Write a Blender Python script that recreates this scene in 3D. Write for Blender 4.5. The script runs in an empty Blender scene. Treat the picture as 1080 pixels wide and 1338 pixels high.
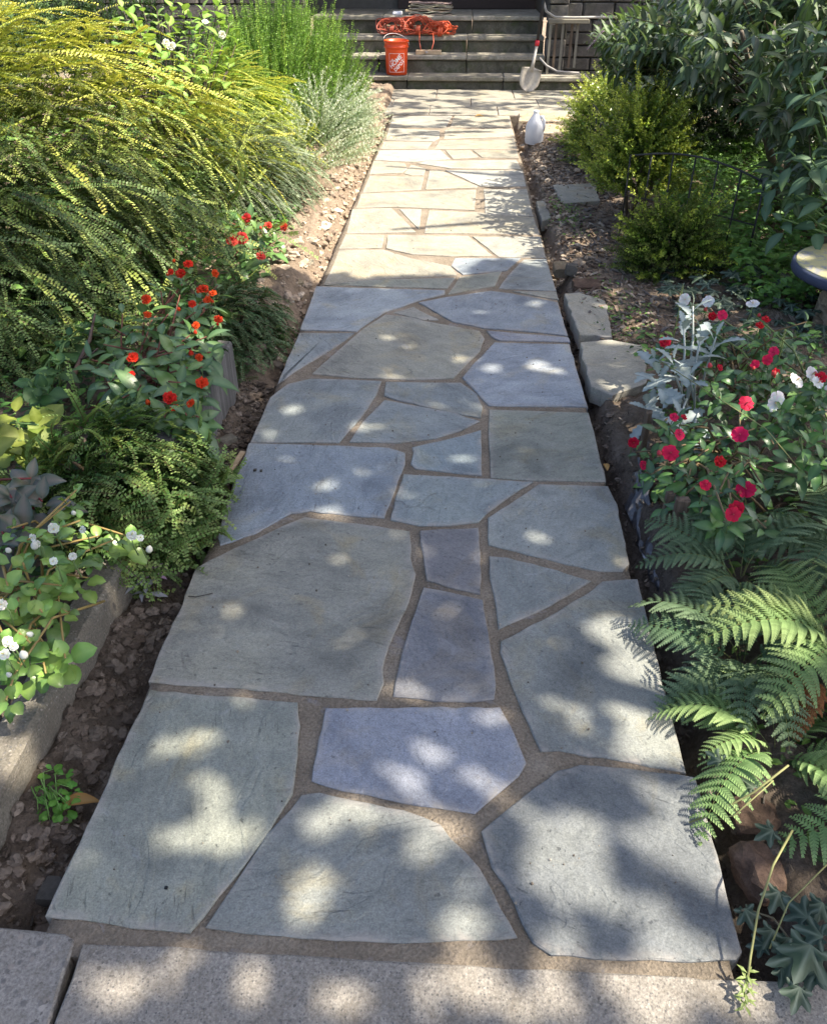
import bpy, math, random
import numpy as np
from mathutils import Vector, Matrix, Quaternion, noise

random.seed(7)
rng = np.random.default_rng(11)
scene = bpy.context.scene
COL = scene.collection

# ------------------------------------------------------------------ camera
CAM_H = 1.45
FPX, CX, CY = 1050.0, 540.0, 669.0            # focal length and centre in photo pixels (1080 x 1338)
PITCH, YAW = math.radians(35.32), math.radians(2.98)
cam_d = bpy.data.cameras.new('camera')
cam = bpy.data.objects.new('camera', cam_d)
COL.objects.link(cam)
cam.location = (0, 0, CAM_H)
cam.rotation_euler = (math.radians(90) - PITCH, 0, YAW)
cam_d.sensor_fit = 'HORIZONTAL'
cam_d.sensor_width = 36.0
cam_d.lens = 36.0 * FPX / 1080.0
cam_d.clip_start = 0.05
cam_d.clip_end = 500
scene.camera = cam

# ------------------------------------------------------------------ sky, sun, exposure
SUN_EL, SUN_AZ = math.radians(56), math.radians(-9)      # azimuth from +X, counter-clockwise
SUN = Vector((math.cos(SUN_EL) * math.cos(SUN_AZ), math.cos(SUN_EL) * math.sin(SUN_AZ), math.sin(SUN_EL)))
world = bpy.data.worlds.new('World')
scene.world = world
world.use_nodes = True
wn = world.node_tree
bg = wn.nodes['Background']
sky = wn.nodes.new('ShaderNodeTexSky')
sky.sky_type = 'NISHITA'
sky.sun_disc = False
sky.sun_elevation = SUN_EL
sky.sun_rotation = math.radians(90) - SUN_AZ
sky.air_density = 0.75
sky.dust_density = 3.5
sky.ozone_density = 0.4
wn.links.new(sky.outputs[0], bg.inputs['Color'])
bg.inputs['Strength'].default_value = 0.15
sun_d = bpy.data.lights.new('sun', 'SUN')
sun_d.energy = 4.7
sun_d.angle = math.radians(0.5)
sun_d.color = (1.0, 0.91, 0.76)
sun_o = bpy.data.objects.new('sun', sun_d)
COL.objects.link(sun_o)
sun_o.location = SUN * 30
sun_o.rotation_euler = (-SUN).to_track_quat('-Z', 'Y').to_euler()
scene.view_settings.view_transform = 'Standard'
scene.view_settings.look = 'None'
scene.view_settings.gamma = 1.0
scene.view_settings.exposure = 1.56
scene.view_settings.use_curve_mapping = False
scene.render.engine = 'CYCLES'
scene.cycles.max_bounces = 6
scene.cycles.transparent_max_bounces = 6
scene.cycles.use_denoising = True

# ------------------------------------------------------------------ ground points from photo pixels
_fw = np.array([-math.sin(YAW) * math.cos(PITCH), math.cos(YAW) * math.cos(PITCH), -math.sin(PITCH)])
_rt = np.array([math.cos(YAW), math.sin(YAW), 0.0])
_up = np.cross(_rt, _fw)


def at(x, y, z=0.0):
    r = _fw * FPX + _rt * (x - CX) + _up * (CY - y)
    t = (z - CAM_H) / r[2]
    return np.array([0, 0, CAM_H]) + r * t


def atY(x, y, Y):
    r = _fw * FPX + _rt * (x - CX) + _up * (CY - y)
    return np.array([0, 0, CAM_H]) + r * (Y / r[1])


# ------------------------------------------------------------------ helpers: objects
def link(o):
    COL.objects.link(o)
    return o


def tag(o, label=None, cat=None, group=None, kind=None):
    if label:
        o['label'] = label
    if cat:
        o['category'] = cat
    if group:
        o['group'] = group
    if kind:
        o['kind'] = kind
    return o


def thing(name, loc, label, cat, group=None):
    o = bpy.data.objects.new(name, None)
    o.empty_display_size = 0.05
    o.location = loc
    link(o)
    return tag(o, label, cat, group)


def place(name, mesh, loc, parent=None, quat=None, scale=1.0, color=None):
    """An object using MESH at the world position LOC, under PARENT (an unrotated Empty or mesh)."""
    o = bpy.data.objects.new(name, mesh)
    link(o)
    loc = Vector(loc)
    if parent is not None:
        o.parent = parent
        loc = loc - parent.location
        if parent.parent is not None:
            loc = loc - parent.parent.location
    o.location = loc
    if quat is not None:
        o.rotation_mode = 'QUATERNION'
        o.rotation_quaternion = quat
    o.scale = (scale, scale, scale) if not hasattr(scale, '__len__') else scale
    if color is not None:
        o.color = (*color, 1.0)
    return o


class MB:
    """Collects vertices, faces and vertex colours for ONE mesh."""

    def __init__(self):
        self.v, self.f, self.c, self.s = [], [], [], []

    def add(self, verts, faces, col=(1, 1, 1), smooth=False):
        b = len(self.v)
        self.v.extend([tuple(p) for p in verts])
        if len(col) and hasattr(col[0], '__len__'):
            self.c.extend([tuple(c) for c in col])
        else:
            self.c.extend([tuple(col)] * len(verts))
        self.f.extend([tuple(b + i for i in f) for f in faces])
        self.s.extend([smooth] * len(faces))

    def box(self, lo, hi, col=(1, 1, 1), jit=0.0, bev=0.0):
        x0, y0, z0 = lo
        x1, y1, z1 = hi
        if bev <= 0:
            vs = [(x0, y0, z0), (x1, y0, z0), (x1, y1, z0), (x0, y1, z0), (x0, y0, z1), (x1, y0, z1), (x1, y1, z1), (x0, y1, z1)]
            if jit:
                vs = [tuple(c + random.uniform(-jit, jit) for c in p) for p in vs]
            self.add(vs, [(0, 3, 2, 1), (4, 5, 6, 7), (0, 1, 5, 4), (1, 2, 6, 5), (2, 3, 7, 6), (3, 0, 4, 7)], col)
        else:
            b = bev
            rings = []
            for z, i in ((z0, b), (z0 + b, 0), (z1 - b, 0), (z1, b)):
                a = [(x0 + i, y0 + b, z), (x0 + b, y0 + i, z), (x1 - b, y0 + i, z), (x1 - i, y0 + b, z), (x1 - i, y1 - b, z), (x1 - b, y1 - i, z), (x0 + b, y1 - i, z), (x0 + i, y1 - b, z)]
                rings.extend([tuple(c + random.uniform(-jit, jit) for c in p) for p in a] if jit else a)
            fs = [tuple(range(7, -1, -1)), tuple(range(24, 32))]
            for r in range(3):
                for k in range(8):
                    fs.append((r * 8 + k, r * 8 + (k + 1) % 8, (r + 1) * 8 + (k + 1) % 8, (r + 1) * 8 + k))
            self.add(rings, fs, col)

    def tube(self, pts, rad, n=5, col=(1, 1, 1), cap=True):
        pts = [Vector(p) for p in pts]
        if not hasattr(rad, '__len__'):
            rad = [rad] * len(pts)
        vs, fs = [], []
        prev = None
        for i, p in enumerate(pts):
            d = (pts[min(i + 1, len(pts) - 1)] - pts[max(i - 1, 0)])
            if d.length < 1e-9:
                d = Vector((0, 0, 1))
            d.normalize()
            if prev is None:
                a = d.orthogonal().normalized()
            else:
                a = (prev - d * prev.dot(d))
                a = a.normalized() if a.length > 1e-6 else d.orthogonal().normalized()
            prev = a
            b = d.cross(a)
            for k in range(n):
                t = 2 * math.pi * k / n
                vs.append(p + (a * math.cos(t) + b * math.sin(t)) * rad[i])
        for i in range(len(pts) - 1):
            for k in range(n):
                fs.append((i * n + k, i * n + (k + 1) % n, (i + 1) * n + (k + 1) % n, (i + 1) * n + k))
        if cap:
            fs.append(tuple(range(n - 1, -1, -1)))
            fs.append(tuple((len(pts) - 1) * n + k for k in range(n)))
        self.add(vs, fs, col, True)

    def lathe(self, prof, n=24, centre=(0, 0), col=(1, 1, 1), squ=0.0, caps=True):
        vs, fs = [], []
        for r, z in prof:
            for k in range(n):
                t = 2 * math.pi * k / n
                q = r * (1 + squ * (abs(math.cos(2 * t + math.pi / 2)) - 0.5))
                vs.append((centre[0] + q * math.cos(t), centre[1] + q * math.sin(t), z))
        for i in range(len(prof) - 1):
            for k in range(n):
                fs.append((i * n + k, i * n + (k + 1) % n, (i + 1) * n + (k + 1) % n, (i + 1) * n + k))
        if caps:
            fs.append(tuple(range(n - 1, -1, -1)))
            fs.append(tuple((len(prof) - 1) * n + k for k in range(n)))
        self.add(vs, fs, col, True)

    def mesh(self, name, mat):
        me = bpy.data.meshes.new(name)
        me.from_pydata(self.v, [], self.f)
        ca = me.attributes.new('Col', 'FLOAT_COLOR', 'POINT')
        arr = np.ones((len(self.v), 4), dtype=np.float32)
        if self.v:
            arr[:, :3] = np.array(self.c, dtype=np.float32)
        ca.data.foreach_set('color', arr.ravel())
        me.polygons.foreach_set('use_smooth', np.array(self.s, dtype=bool))
        me.materials.append(mat)
        me.update()
        return me

    def build(self, name, mat, parent=None, loc=(0, 0, 0)):
        """One object; when a parent is given the vertices are in world space unless LOC says otherwise."""
        me = self.mesh(name, mat)
        return place(name, me, loc if parent is None else Vector(loc), parent)

    def arrays(self):
        return (np.array(self.v, dtype=np.float64), np.array(self.f, dtype=np.int64), np.array(self.c, dtype=np.float64))


def quad_mesh(name, V, F, C, mat, smooth=False):
    me = bpy.data.meshes.new(name)
    n, m = len(V), len(F)
    me.vertices.add(n)
    me.vertices.foreach_set('co', np.ascontiguousarray(V, dtype=np.float32).ravel())
    me.loops.add(m * 4)
    me.loops.foreach_set('vertex_index', np.ascontiguousarray(F, dtype=np.int32).ravel())
    me.polygons.add(m)
    me.polygons.foreach_set('loop_start', np.arange(0, m * 4, 4, dtype=np.int32))
    me.polygons.foreach_set('use_smooth', np.full(m, smooth, dtype=bool))
    me.update(calc_edges=True)
    ca = me.attributes.new('Col', 'FLOAT_COLOR', 'POINT')
    arr = np.ones((n, 4), dtype=np.float32)
    arr[:, :3] = C
    ca.data.foreach_set('color', arr.ravel())
    me.materials.append(mat)
    return me


class Merge:
    """Many transformed copies of quad arrays joined into one mesh (foliage nobody could count)."""

    def __init__(self):
        self.V, self.F, self.C, self.n = [], [], [], 0

    def put(self, arr, pos, R, s=1.0, tint=1.0):
        V, F, C = arr
        self.V.append((V * s) @ np.asarray(R).T + np.asarray(pos))
        self.F.append(F + self.n)
        self.C.append(np.clip(C * tint, 0, 1))
        self.n += len(V)

    def build(self, name, mat, parent=None, smooth=False):
        V = np.concatenate(self.V)
        if parent is not None:
            V = V - np.array(parent.location)
        me = quad_mesh(name, V, np.concatenate(self.F), np.concatenate(self.C), mat, smooth)
        o = bpy.data.objects.new(name, me)
        link(o)
        o.parent = parent
        return o


def basis(d, up=(0, 0, 1)):
    """3x3 with local X along d and local Z as near UP as possible."""
    x = np.array(d, dtype=float)
    x /= np.linalg.norm(x) + 1e-12
    u = np.array(up, dtype=float)
    z = u - x * (u @ x)
    l = np.linalg.norm(z)
    if l < 1e-4:
        z = np.array([1.0, 0, 0]) - x * x[0]
        l = np.linalg.norm(z)
    z /= l
    y = np.cross(z, x)
    return np.stack([x, y, z], axis=1)


def quat(R):
    return Matrix([list(r) for r in np.asarray(R)]).to_quaternion()


def nrm(v):
    v = np.array(v, dtype=float)
    return v / (np.linalg.norm(v) + 1e-12)


def U(a, b):
    return random.uniform(a, b)


# ------------------------------------------------------------------ materials
class NT:
    def __init__(self, name):
        self.m = bpy.data.materials.new(name)
        self.m.use_nodes = True
        self.t = self.m.node_tree
        self.t.nodes.clear()
        self.out = self.t.nodes.new('ShaderNodeOutputMaterial')

    def n(self, typ, props=None, **inp):
        nd = self.t.nodes.new(typ)
        for k, v in (props or {}).items():
            setattr(nd, k, v)
        for k, v in inp.items():
            key = int(k[1:]) if k[0] == 'i' and k[1:].isdigit() else k.replace('_', ' ')
            s = nd.inputs[key]
            if hasattr(v, 'is_linked') or isinstance(v, bpy.types.NodeSocket):
                self.t.links.new(v, s)
            else:
                if s.type == 'RGBA' and hasattr(v, '__len__') and len(v) == 3:
                    v = (*v, 1.0)
                s.default_value = v
        return nd

    def noise(self, vec, scale, detail=4, rough=0.55, dist=0.0):
        return self.n('ShaderNodeTexNoise', None, Vector=vec, Scale=scale, Detail=detail, Roughness=rough, Distortion=dist).outputs['Fac']

    def ramp(self, fac, stops):
        r = self.n('ShaderNodeValToRGB', None, Fac=fac)
        e = r.color_ramp.elements
        while len(e) < len(stops):
            e.new(0.5)
        for i, (p, c) in enumerate(stops):
            e[i].position = p
            e[i].color = (*c, 1.0) if hasattr(c, '__len__') else (c, c, c, 1.0)
        return r.outputs['Color']

    def mix(self, fac, a, b, blend='MIX'):
        m = self.n('ShaderNodeMix', {'data_type': 'RGBA', 'blend_type': blend})
        for i, v in ((0, fac), (6, a), (7, b)):
            s = m.inputs[i]
            if isinstance(v, bpy.types.NodeSocket):
                self.t.links.new(v, s)
            else:
                s.default_value = (*v, 1.0) if hasattr(v, '__len__') else v
        return m.outputs[2]

    def math(self, op, a, b=0.0):
        m = self.n('ShaderNodeMath', {'operation': op})
        for i, v in ((0, a), (1, b)):
            if isinstance(v, bpy.types.NodeSocket):
                self.t.links.new(v, m.inputs[i])
            else:
                m.inputs[i].default_value = v
        return m.outputs[0]

    def bump(self, h, strength=0.3, dist=0.01, normal=None):
        b = self.n('ShaderNodeBump', None, Height=h, Strength=strength, Distance=dist)
        if normal is not None:
            self.t.links.new(normal, b.inputs['Normal'])
        return b.outputs['Normal']

    def pos(self):
        return self.n('ShaderNodeNewGeometry').outputs['Position']

    def obj(self):
        return self.n('ShaderNodeTexCoord').outputs['Object']

    def finish(self, col, rough=0.7, normal=None, spec=0.3, metal=0.0, **kw):
        p = self.n('ShaderNodeBsdfPrincipled', None, **{'Base_Color': col, 'Roughness': rough, 'Metallic': metal, 'Specular_IOR_Level': spec})
        if normal is not None:
            self.t.links.new(normal, p.inputs['Normal'])
        self.t.links.new(p.outputs[0], self.out.inputs['Surface'])
        return self.m


def m_leaf(name, trans=0.3, rough=0.45, spec=0.4, vary=0.25, hue=0.03, vein=0.0):
    k = NT(name)
    c = k.n('ShaderNodeAttribute', {'attribute_name': 'Col'}).outputs['Color']
    r = k.n('ShaderNodeObjectInfo').outputs['Random']
    r2 = k.math('FRACT', k.math('MULTIPLY', r, 7.31))
    n = k.noise(k.pos(), 14.0, 3)
    val = k.math('ADD', k.math('ADD', 1.0 - vary * 0.5, k.math('MULTIPLY', r, vary)), k.math('MULTIPLY', k.math('SUBTRACT', n, 0.5), 0.5))
    hs = k.n('ShaderNodeHueSaturation', None, Hue=k.math('ADD', 0.5 - hue * 0.5, k.math('MULTIPLY', r2, hue)), Value=val, Color=c).outputs['Color']
    fine = k.noise(k.obj(), 120.0, 2)
    bn = k.bump(fine, 0.25, 0.002)
    p = k.n('ShaderNodeBsdfPrincipled', None, **{'Base_Color': hs, 'Roughness': rough, 'Specular_IOR_Level': spec, 'Normal': bn})
    tc = k.mix(1.0, hs, (1.0, 1.0, 0.55), 'MULTIPLY')
    t = k.n('ShaderNodeBsdfTranslucent', None, Color=tc)
    mx = k.n('ShaderNodeMixShader', None, Fac=trans)
    k.t.links.new(p.outputs[0], mx.inputs[1])
    k.t.links.new(t.outputs[0], mx.inputs[2])
    k.t.links.new(mx.outputs[0], k.out.inputs['Surface'])
    return k.m


def m_col(name, rough=0.6, spec=0.3, bump=0.0, bscale=60.0, metal=0.0, vary=0.15):
    """Colour from the mesh's Col attribute with a little mottling."""
    k = NT(name)
    c = k.n('ShaderNodeAttribute', {'attribute_name': 'Col'}).outputs['Color']
    n = k.noise(k.pos(), bscale * 0.4, 4)
    c2 = k.mix(1.0, c, k.ramp(n, [(0.2, 1 - vary), (0.8, 1 + vary)]), 'MULTIPLY')
    nr = k.bump(k.noise(k.pos(), bscale, 5), bump, 0.01) if bump else None
    return k.finish(c2, rough, nr, spec, metal)


def m_flagstone():
    k = NT('flagstone_bluestone')
    info = k.n('ShaderNodeObjectInfo')
    base = k.mix(1.0, info.outputs['Color'], (1.0, 0.998, 0.92), 'MULTIPLY')
    rnd = info.outputs['Random']
    off = k.n('ShaderNodeCombineXYZ', None, X=k.math('MULTIPLY', rnd, 37.0), Y=k.math('MULTIPLY', rnd, 91.0), Z=0.0).outputs[0]
    vec = k.n('ShaderNodeVectorMath', {'operation': 'ADD'}, i0=k.obj(), i1=off).outputs[0]
    rot = k.n('ShaderNodeVectorRotate', {'rotation_type': 'Z_AXIS'}, Vector=vec, Angle=k.math('MULTIPLY', rnd, 6.28)).outputs[0]
    strv = k.n('ShaderNodeMapping', None, Vector=rot, Scale=(1.0, 1.9, 1.0)).outputs[0]
    big = k.noise(vec, 3.2, 6, 0.62, 0.6)
    mid = k.noise(strv, 8.0, 8, 0.70, 0.5)
    fine = k.noise(vec, 95.0, 5, 0.72)
    speck = k.n('ShaderNodeTexVoronoi', None, Vector=vec, Scale=210.0).outputs['Distance']
    c = k.mix(1.0, base, k.ramp(big, [(0.30, (0.62, 0.63, 0.66)), (0.5, (1, 1, 1)), (0.72, (1.20, 1.18, 1.10))]), 'MULTIPLY')
    c = k.mix(1.0, c, k.ramp(mid, [(0.25, (0.74, 0.75, 0.77)), (0.5, (1, 1, 1)), (0.72, (1.16, 1.16, 1.18))]), 'MULTIPLY')
    c = k.mix(1.0, c, k.ramp(fine, [(0.28, 0.72), (0.5, 1.0), (0.75, 1.22)]), 'MULTIPLY')
    grain = k.noise(vec, 270.0, 3, 0.7)
    c = k.mix(1.0, c, k.ramp(grain, [(0.3, 0.72), (0.5, 1.0), (0.7, 1.28)]), 'MULTIPLY')
    rust = k.ramp(k.noise(vec, 4.6, 5, 0.6, 1.0), [(0.54, 0.0), (0.70, 0.8)])
    c = k.mix(rust, c, k.mix(1.0, c, (1.14, 1.0, 0.78), 'MULTIPLY'))
    smear = k.ramp(k.noise(vec, 8.5, 6, 0.7, 1.4), [(0.62, 0.0), (0.75, 0.40)])
    c = k.mix(smear, c, (0.36, 0.37, 0.39))
    # short chisel marks and pits, gathered in patches
    chv = k.n('ShaderNodeMapping', None, Vector=rot, Scale=(6.0, 30.0, 1.0), Rotation=(0, 0, 0.6)).outputs[0]
    patch = k.ramp(k.noise(vec, 3.7, 3, 0.5), [(0.47, 0.0), (0.60, 1.0)])
    chis = k.math('MULTIPLY', k.ramp(k.noise(chv, 3.0, 3, 0.6, 0.5), [(0.60, 0.0), (0.68, 1.0)]), patch)
    pits = k.ramp(k.noise(vec, 46.0, 3, 0.6), [(0.66, 0.0), (0.73, 0.75)])
    dark = k.math('MAXIMUM', k.math('MULTIPLY', chis, 0.65), pits)
    c = k.mix(dark, c, k.mix(1.0, c, (0.42, 0.42, 0.44), 'MULTIPLY'))
    # hairline splits
    cv = k.n('ShaderNodeVectorMath', {'operation': 'ADD'}, i0=vec, i1=k.n('ShaderNodeVectorMath', {'operation': 'SCALE'}, i0=k.n('ShaderNodeTexNoise', None, Vector=vec, Scale=9.0, Detail=5.0).outputs['Color'], Scale=0.10).outputs[0]).outputs[0]
    ed = k.n('ShaderNodeTexVoronoi', {'feature': 'DISTANCE_TO_EDGE'}, Vector=cv, Scale=2.3).outputs['Distance']
    crack = k.math('MULTIPLY', k.ramp(ed, [(0.0, 1.0), (0.004, 0.7), (0.009, 0.0)]), k.ramp(k.noise(vec, 2.9, 2), [(0.58, 0.0), (0.66, 0.55)]))
    c = k.mix(crack, c, k.mix(1.0, c, (0.45, 0.43, 0.42), 'MULTIPLY'))
    # mortar haze wiped over the rim
    rim = k.n('ShaderNodeAttribute', {'attribute_name': 'Col'}).outputs['Fac']
    hz = k.math('MULTIPLY', k.math('POWER', rim, 1.6), k.ramp(k.noise(vec, 13.0, 5, 0.7, 0.8), [(0.40, 0.0), (0.62, 0.75)]))
    c = k.mix(hz, c, (0.31, 0.285, 0.255))
    ledge = k.ramp(k.noise(strv, 3.4, 3, 0.5, 1.6), [(0.44, 0.0), (0.455, 1.0), (0.53, 1.0), (0.56, 0.3)])
    h = k.math('ADD', k.math('MULTIPLY', mid, 0.6), k.math('ADD', k.math('MULTIPLY', fine, 0.25), k.math('MULTIPLY', ledge, 0.14)))
    h = k.math('SUBTRACT', h, k.math('MULTIPLY', k.math('MAXIMUM', dark, crack), 0.22))
    nr = k.bump(h, 0.75, 0.012)
    nr = k.bump(speck, 0.15, 0.002, nr)
    return k.finish(c, k.ramp(mid, [(0.3, 0.75), (0.7, 0.58)]), nr, 0.3)


def m_mortar():
    k = NT('mortar_brown')
    p = k.pos()
    a = k.noise(p, 5.0, 5, 0.6)
    f = k.noise(p, 160.0, 6, 0.75)
    c = k.ramp(a, [(0.3, (0.165, 0.137, 0.105)), (0.55, (0.245, 0.203, 0.155)), (0.75, (0.32, 0.278, 0.222))])
    c = k.mix(1.0, c, k.ramp(f, [(0.3, 0.58), (0.7, 1.4)]), 'MULTIPLY')
    pale = k.ramp(k.noise(p, 9.0, 5, 0.65, 1.0), [(0.60, 0.0), (0.72, 0.6)])
    c = k.mix(pale, c, (0.30, 0.29, 0.31))
    return k.finish(c, 0.9, k.bump(k.math('ADD', f, k.math('MULTIPLY', k.noise(p, 40, 4), 1.5)), 0.9, 0.009), 0.15)


def m_concrete(name, c1, c2, agg=1.0, scale=110.0):
    k = NT(name)
    p = k.pos()
    v = k.n('ShaderNodeTexVoronoi', None, Vector=p, Scale=scale)
    cell = k.n('ShaderNodeSeparateColor', None, Color=v.outputs['Color']).outputs[0]
    peb = k.ramp(v.outputs['Distance'], [(0.0, 1.0), (0.28, 1.0), (0.42, 0.0)])
    pc = k.ramp(k.n('ShaderNodeSeparateColor', None, Color=v.outputs['Color']).outputs[1], [(0.0, (0.07, 0.07, 0.075)), (0.4, (0.15, 0.14, 0.13)), (0.75, (0.27, 0.235, 0.20)), (0.97, (0.36, 0.33, 0.29))])
    sel = k.math('MULTIPLY', peb, k.ramp(cell, [(0.50 - 0.3 * agg, 0.0), (0.62 - 0.3 * agg, 0.75)]))
    a = k.noise(p, 3.0, 6, 0.65)
    base = k.ramp(a, [(0.3, c1), (0.7, c2)])
    f = k.noise(p, 170.0, 5, 0.75)
    base = k.mix(1.0, base, k.ramp(f, [(0.32, 0.55), (0.68, 1.4)]), 'MULTIPLY')
    c = k.mix(sel, base, pc)
    dirt = k.ramp(k.noise(p, 7.0, 6, 0.72, 1.2), [(0.48, 0.0), (0.70, 0.65)])
    c = k.mix(dirt, c, (0.13, 0.11, 0.085))
    pit = k.ramp(k.noise(p, 70.0, 3, 0.6), [(0.66, 0.0), (0.72, 0.7)])
    c = k.mix(pit, c, (0.07, 0.062, 0.055))
    h = k.math('ADD', k.math('MULTIPLY', peb, 0.5), f)
    return k.finish(c, 0.88, k.bump(h, 0.5, 0.004), 0.2)


def m_soil():
    k = NT('soil_brown')
    p = k.pos()
    a = k.noise(p, 4.0, 6, 0.65, 0.5)
    f = k.noise(p, 55.0, 7, 0.75)
    c = k.ramp(a, [(0.28, (0.070, 0.055, 0.043)), (0.5, (0.135, 0.108, 0.086)), (0.75, (0.22, 0.182, 0.148))])
    c = k.mix(1.0, c, k.ramp(f, [(0.3, 0.6), (0.7, 1.35)]), 'MULTIPLY')
    sx = k.n('ShaderNodeSeparateXYZ', None, Vector=p)
    dry = k.n('ShaderNodeMapRange', None, Value=sx.outputs['Y'], i1=2.2, i2=4.0, i3=0.0, i4=0.85).outputs[0]
    c = k.mix(dry, c, k.mix(1.0, k.ramp(a, [(0.3, (0.20, 0.15, 0.105)), (0.7, (0.36, 0.28, 0.205))]), k.ramp(f, [(0.3, 0.65), (0.7, 1.2)]), 'MULTIPLY'))
    far = k.n('ShaderNodeMapRange', None, Value=k.math('ABSOLUTE', sx.outputs['X']), i1=4.5, i2=6.0, i3=0.0, i4=1.0).outputs[0]
    c = k.mix(far, c, k.ramp(f, [(0.3, (0.03, 0.06, 0.015)), (0.7, (0.07, 0.11, 0.03))]))
    h = k.math('ADD', f, k.math('MULTIPLY', k.noise(p, 22.0, 5, 0.7), 1.6))
    return k.finish(c, 0.95, k.bump(h, 0.9, 0.02), 0.1)


def m_bark(name, c1, c2, sc=18.0):
    k = NT(name)
    p = k.n('ShaderNodeMapping', None, Vector=k.pos(), Scale=(3.0, 3.0, 0.6)).outputs[0]
    f = k.noise(p, sc, 6, 0.7)
    return k.finish(k.ramp(f, [(0.3, c1), (0.7, c2)]), 0.9, k.bump(f, 0.8, 0.02), 0.15)


def m_wood(name, c1, c2, axis='Y', rough=0.8):
    k = NT(name)
    s = {'X': (0.5, 9, 9), 'Y': (9, 0.5, 9), 'Z': (9, 9, 0.5)}[axis]
    p = k.n('ShaderNodeMapping', None, Vector=k.pos(), Scale=s).outputs[0]
    f = k.noise(p, 9.0, 7, 0.7, 0.6)
    g = k.noise(k.pos(), 6.0, 4)
    c = k.mix(1.0, k.ramp(f, [(0.3, c1), (0.7, c2)]), k.ramp(g, [(0.3, 0.75), (0.7, 1.2)]), 'MULTIPLY')
    return k.finish(c, rough, k.bump(f, 0.6, 0.006), 0.2)


def m_stone(name, cols, moss=0.0, sc=9.0):
    k = NT(name)
    info = k.n('ShaderNodeObjectInfo')
    off = k.n('ShaderNodeCombineXYZ', None, X=k.math('MULTIPLY', info.outputs['Random'], 31.0), Y=0.0, Z=k.math('MULTIPLY', info.outputs['Random'], 17.0)).outputs[0]
    p = k.n('ShaderNodeVectorMath', {'operation': 'ADD'}, i0=k.pos(), i1=off).outputs[0]
    a = k.noise(p, sc, 6, 0.68, 0.5)
    f = k.noise(p, sc * 9, 6, 0.75)
    c = k.ramp(a, [(0.3, cols[0]), (0.55, cols[1]), (0.75, cols[2])])
    c = k.mix(1.0, c, k.ramp(info.outputs['Random'], [(0.0, 0.72), (1.0, 1.25)]), 'MULTIPLY')
    c = k.mix(1.0, c, k.ramp(f, [(0.3, 0.7), (0.7, 1.25)]), 'MULTIPLY')
    if moss:
        mm = k.ramp(k.noise(k.pos(), 5.0, 5, 0.7, 0.6), [(0.5, 0.0), (0.68, moss)])
        c = k.mix(mm, c, (0.055, 0.075, 0.02))
    return k.finish(c, 0.85, k.bump(k.math('ADD', a, k.math('MULTIPLY', f, 0.4)), 0.8, 0.015), 0.2)


M = {}
M['flag'] = m_flagstone()
M['mortar'] = m_mortar()
M['walk'] = m_concrete('sidewalk_concrete', (0.195, 0.178, 0.154), (0.285, 0.262, 0.229), 1.0, 190.0)
M['walk_old'] = m_concrete('sidewalk_concrete_worn', (0.18, 0.168, 0.150), (0.26, 0.242, 0.216), 0.30, 60.0)
M['kerb'] = m_concrete('garden_wall_concrete', (0.11, 0.098, 0.078), (0.185, 0.168, 0.138), 0.15, 130.0)
M['soil'] = m_soil()
M['leaf'] = m_leaf('leaf_soft', 0.34, 0.5, 0.35)
M['leaf_shrub'] = m_leaf('leaf_shrub', 0.20, 0.5, 0.35)
M['leaf_gloss'] = m_leaf('leaf_glossy', 0.25, 0.32, 0.5)
M['leaf_matte'] = m_leaf('leaf_matte', 0.25, 0.75, 0.15)
M['petal'] = m_leaf('petal', 0.35, 0.6, 0.2, 0.2, 0.015)
M['stem'] = m_col('stem', 0.6, 0.3, 0.2, 80)
M['bark'] = m_bark('bark', (0.05, 0.035, 0.025), (0.16, 0.12, 0.09))
M['wood_grey'] = m_wood('weathered_wood', (0.055, 0.052, 0.050), (0.185, 0.18, 0.172), 'Z')
M['wood_brown'] = m_wood('brown_wood', (0.07, 0.05, 0.035), (0.20, 0.15, 0.11), 'Z')
M['wood_new'] = m_wood('pine_wood', (0.42, 0.30, 0.18), (0.60, 0.46, 0.30), 'X')
M['riser'] = m_stone('stair_riser_stone', ((0.06, 0.055, 0.040), (0.125, 0.115, 0.085), (0.20, 0.185, 0.145)), 0.7, 7)
M['tread'] = m_stone('stair_tread_stone', ((0.18, 0.165, 0.132), (0.28, 0.258, 0.208), (0.38, 0.35, 0.29)), 0.35, 7)
M['house'] = m_stone('house_stone', ((0.06, 0.056, 0.05), (0.115, 0.105, 0.092), (0.18, 0.165, 0.14)), 0.25, 6)
M['house_joint'] = m_col('house_joint', 0.9, 0.1, 0.4, 40)
M['rubble'] = m_stone('rubble_stone', ((0.13, 0.10, 0.065), (0.24, 0.19, 0.13), (0.36, 0.30, 0.21)), 0.3, 12)
M['redrock'] = m_stone('red_brown_stone', ((0.07, 0.045, 0.032), (0.125, 0.082, 0.060), (0.19, 0.135, 0.10)), 0.0, 16)
M['col'] = m_col('painted', 0.6, 0.3, 0.15, 60)
M['plastic'] = m_col('plastic', 0.4, 0.45, 0.0, 30, 0.0, 0.06)
M['iron'] = m_col('black_iron', 0.5, 0.5, 0.3, 120)
M['clod'] = m_col('clods', 0.95, 0.1, 0.8, 90, 0.0, 0.3)
M['steel'] = m_col('used_steel', 0.55, 0.5, 0.3, 50, 0.4, 0.3)
M['cloth'] = m_col('canvas', 0.9, 0.1, 0.5, 120)


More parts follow.
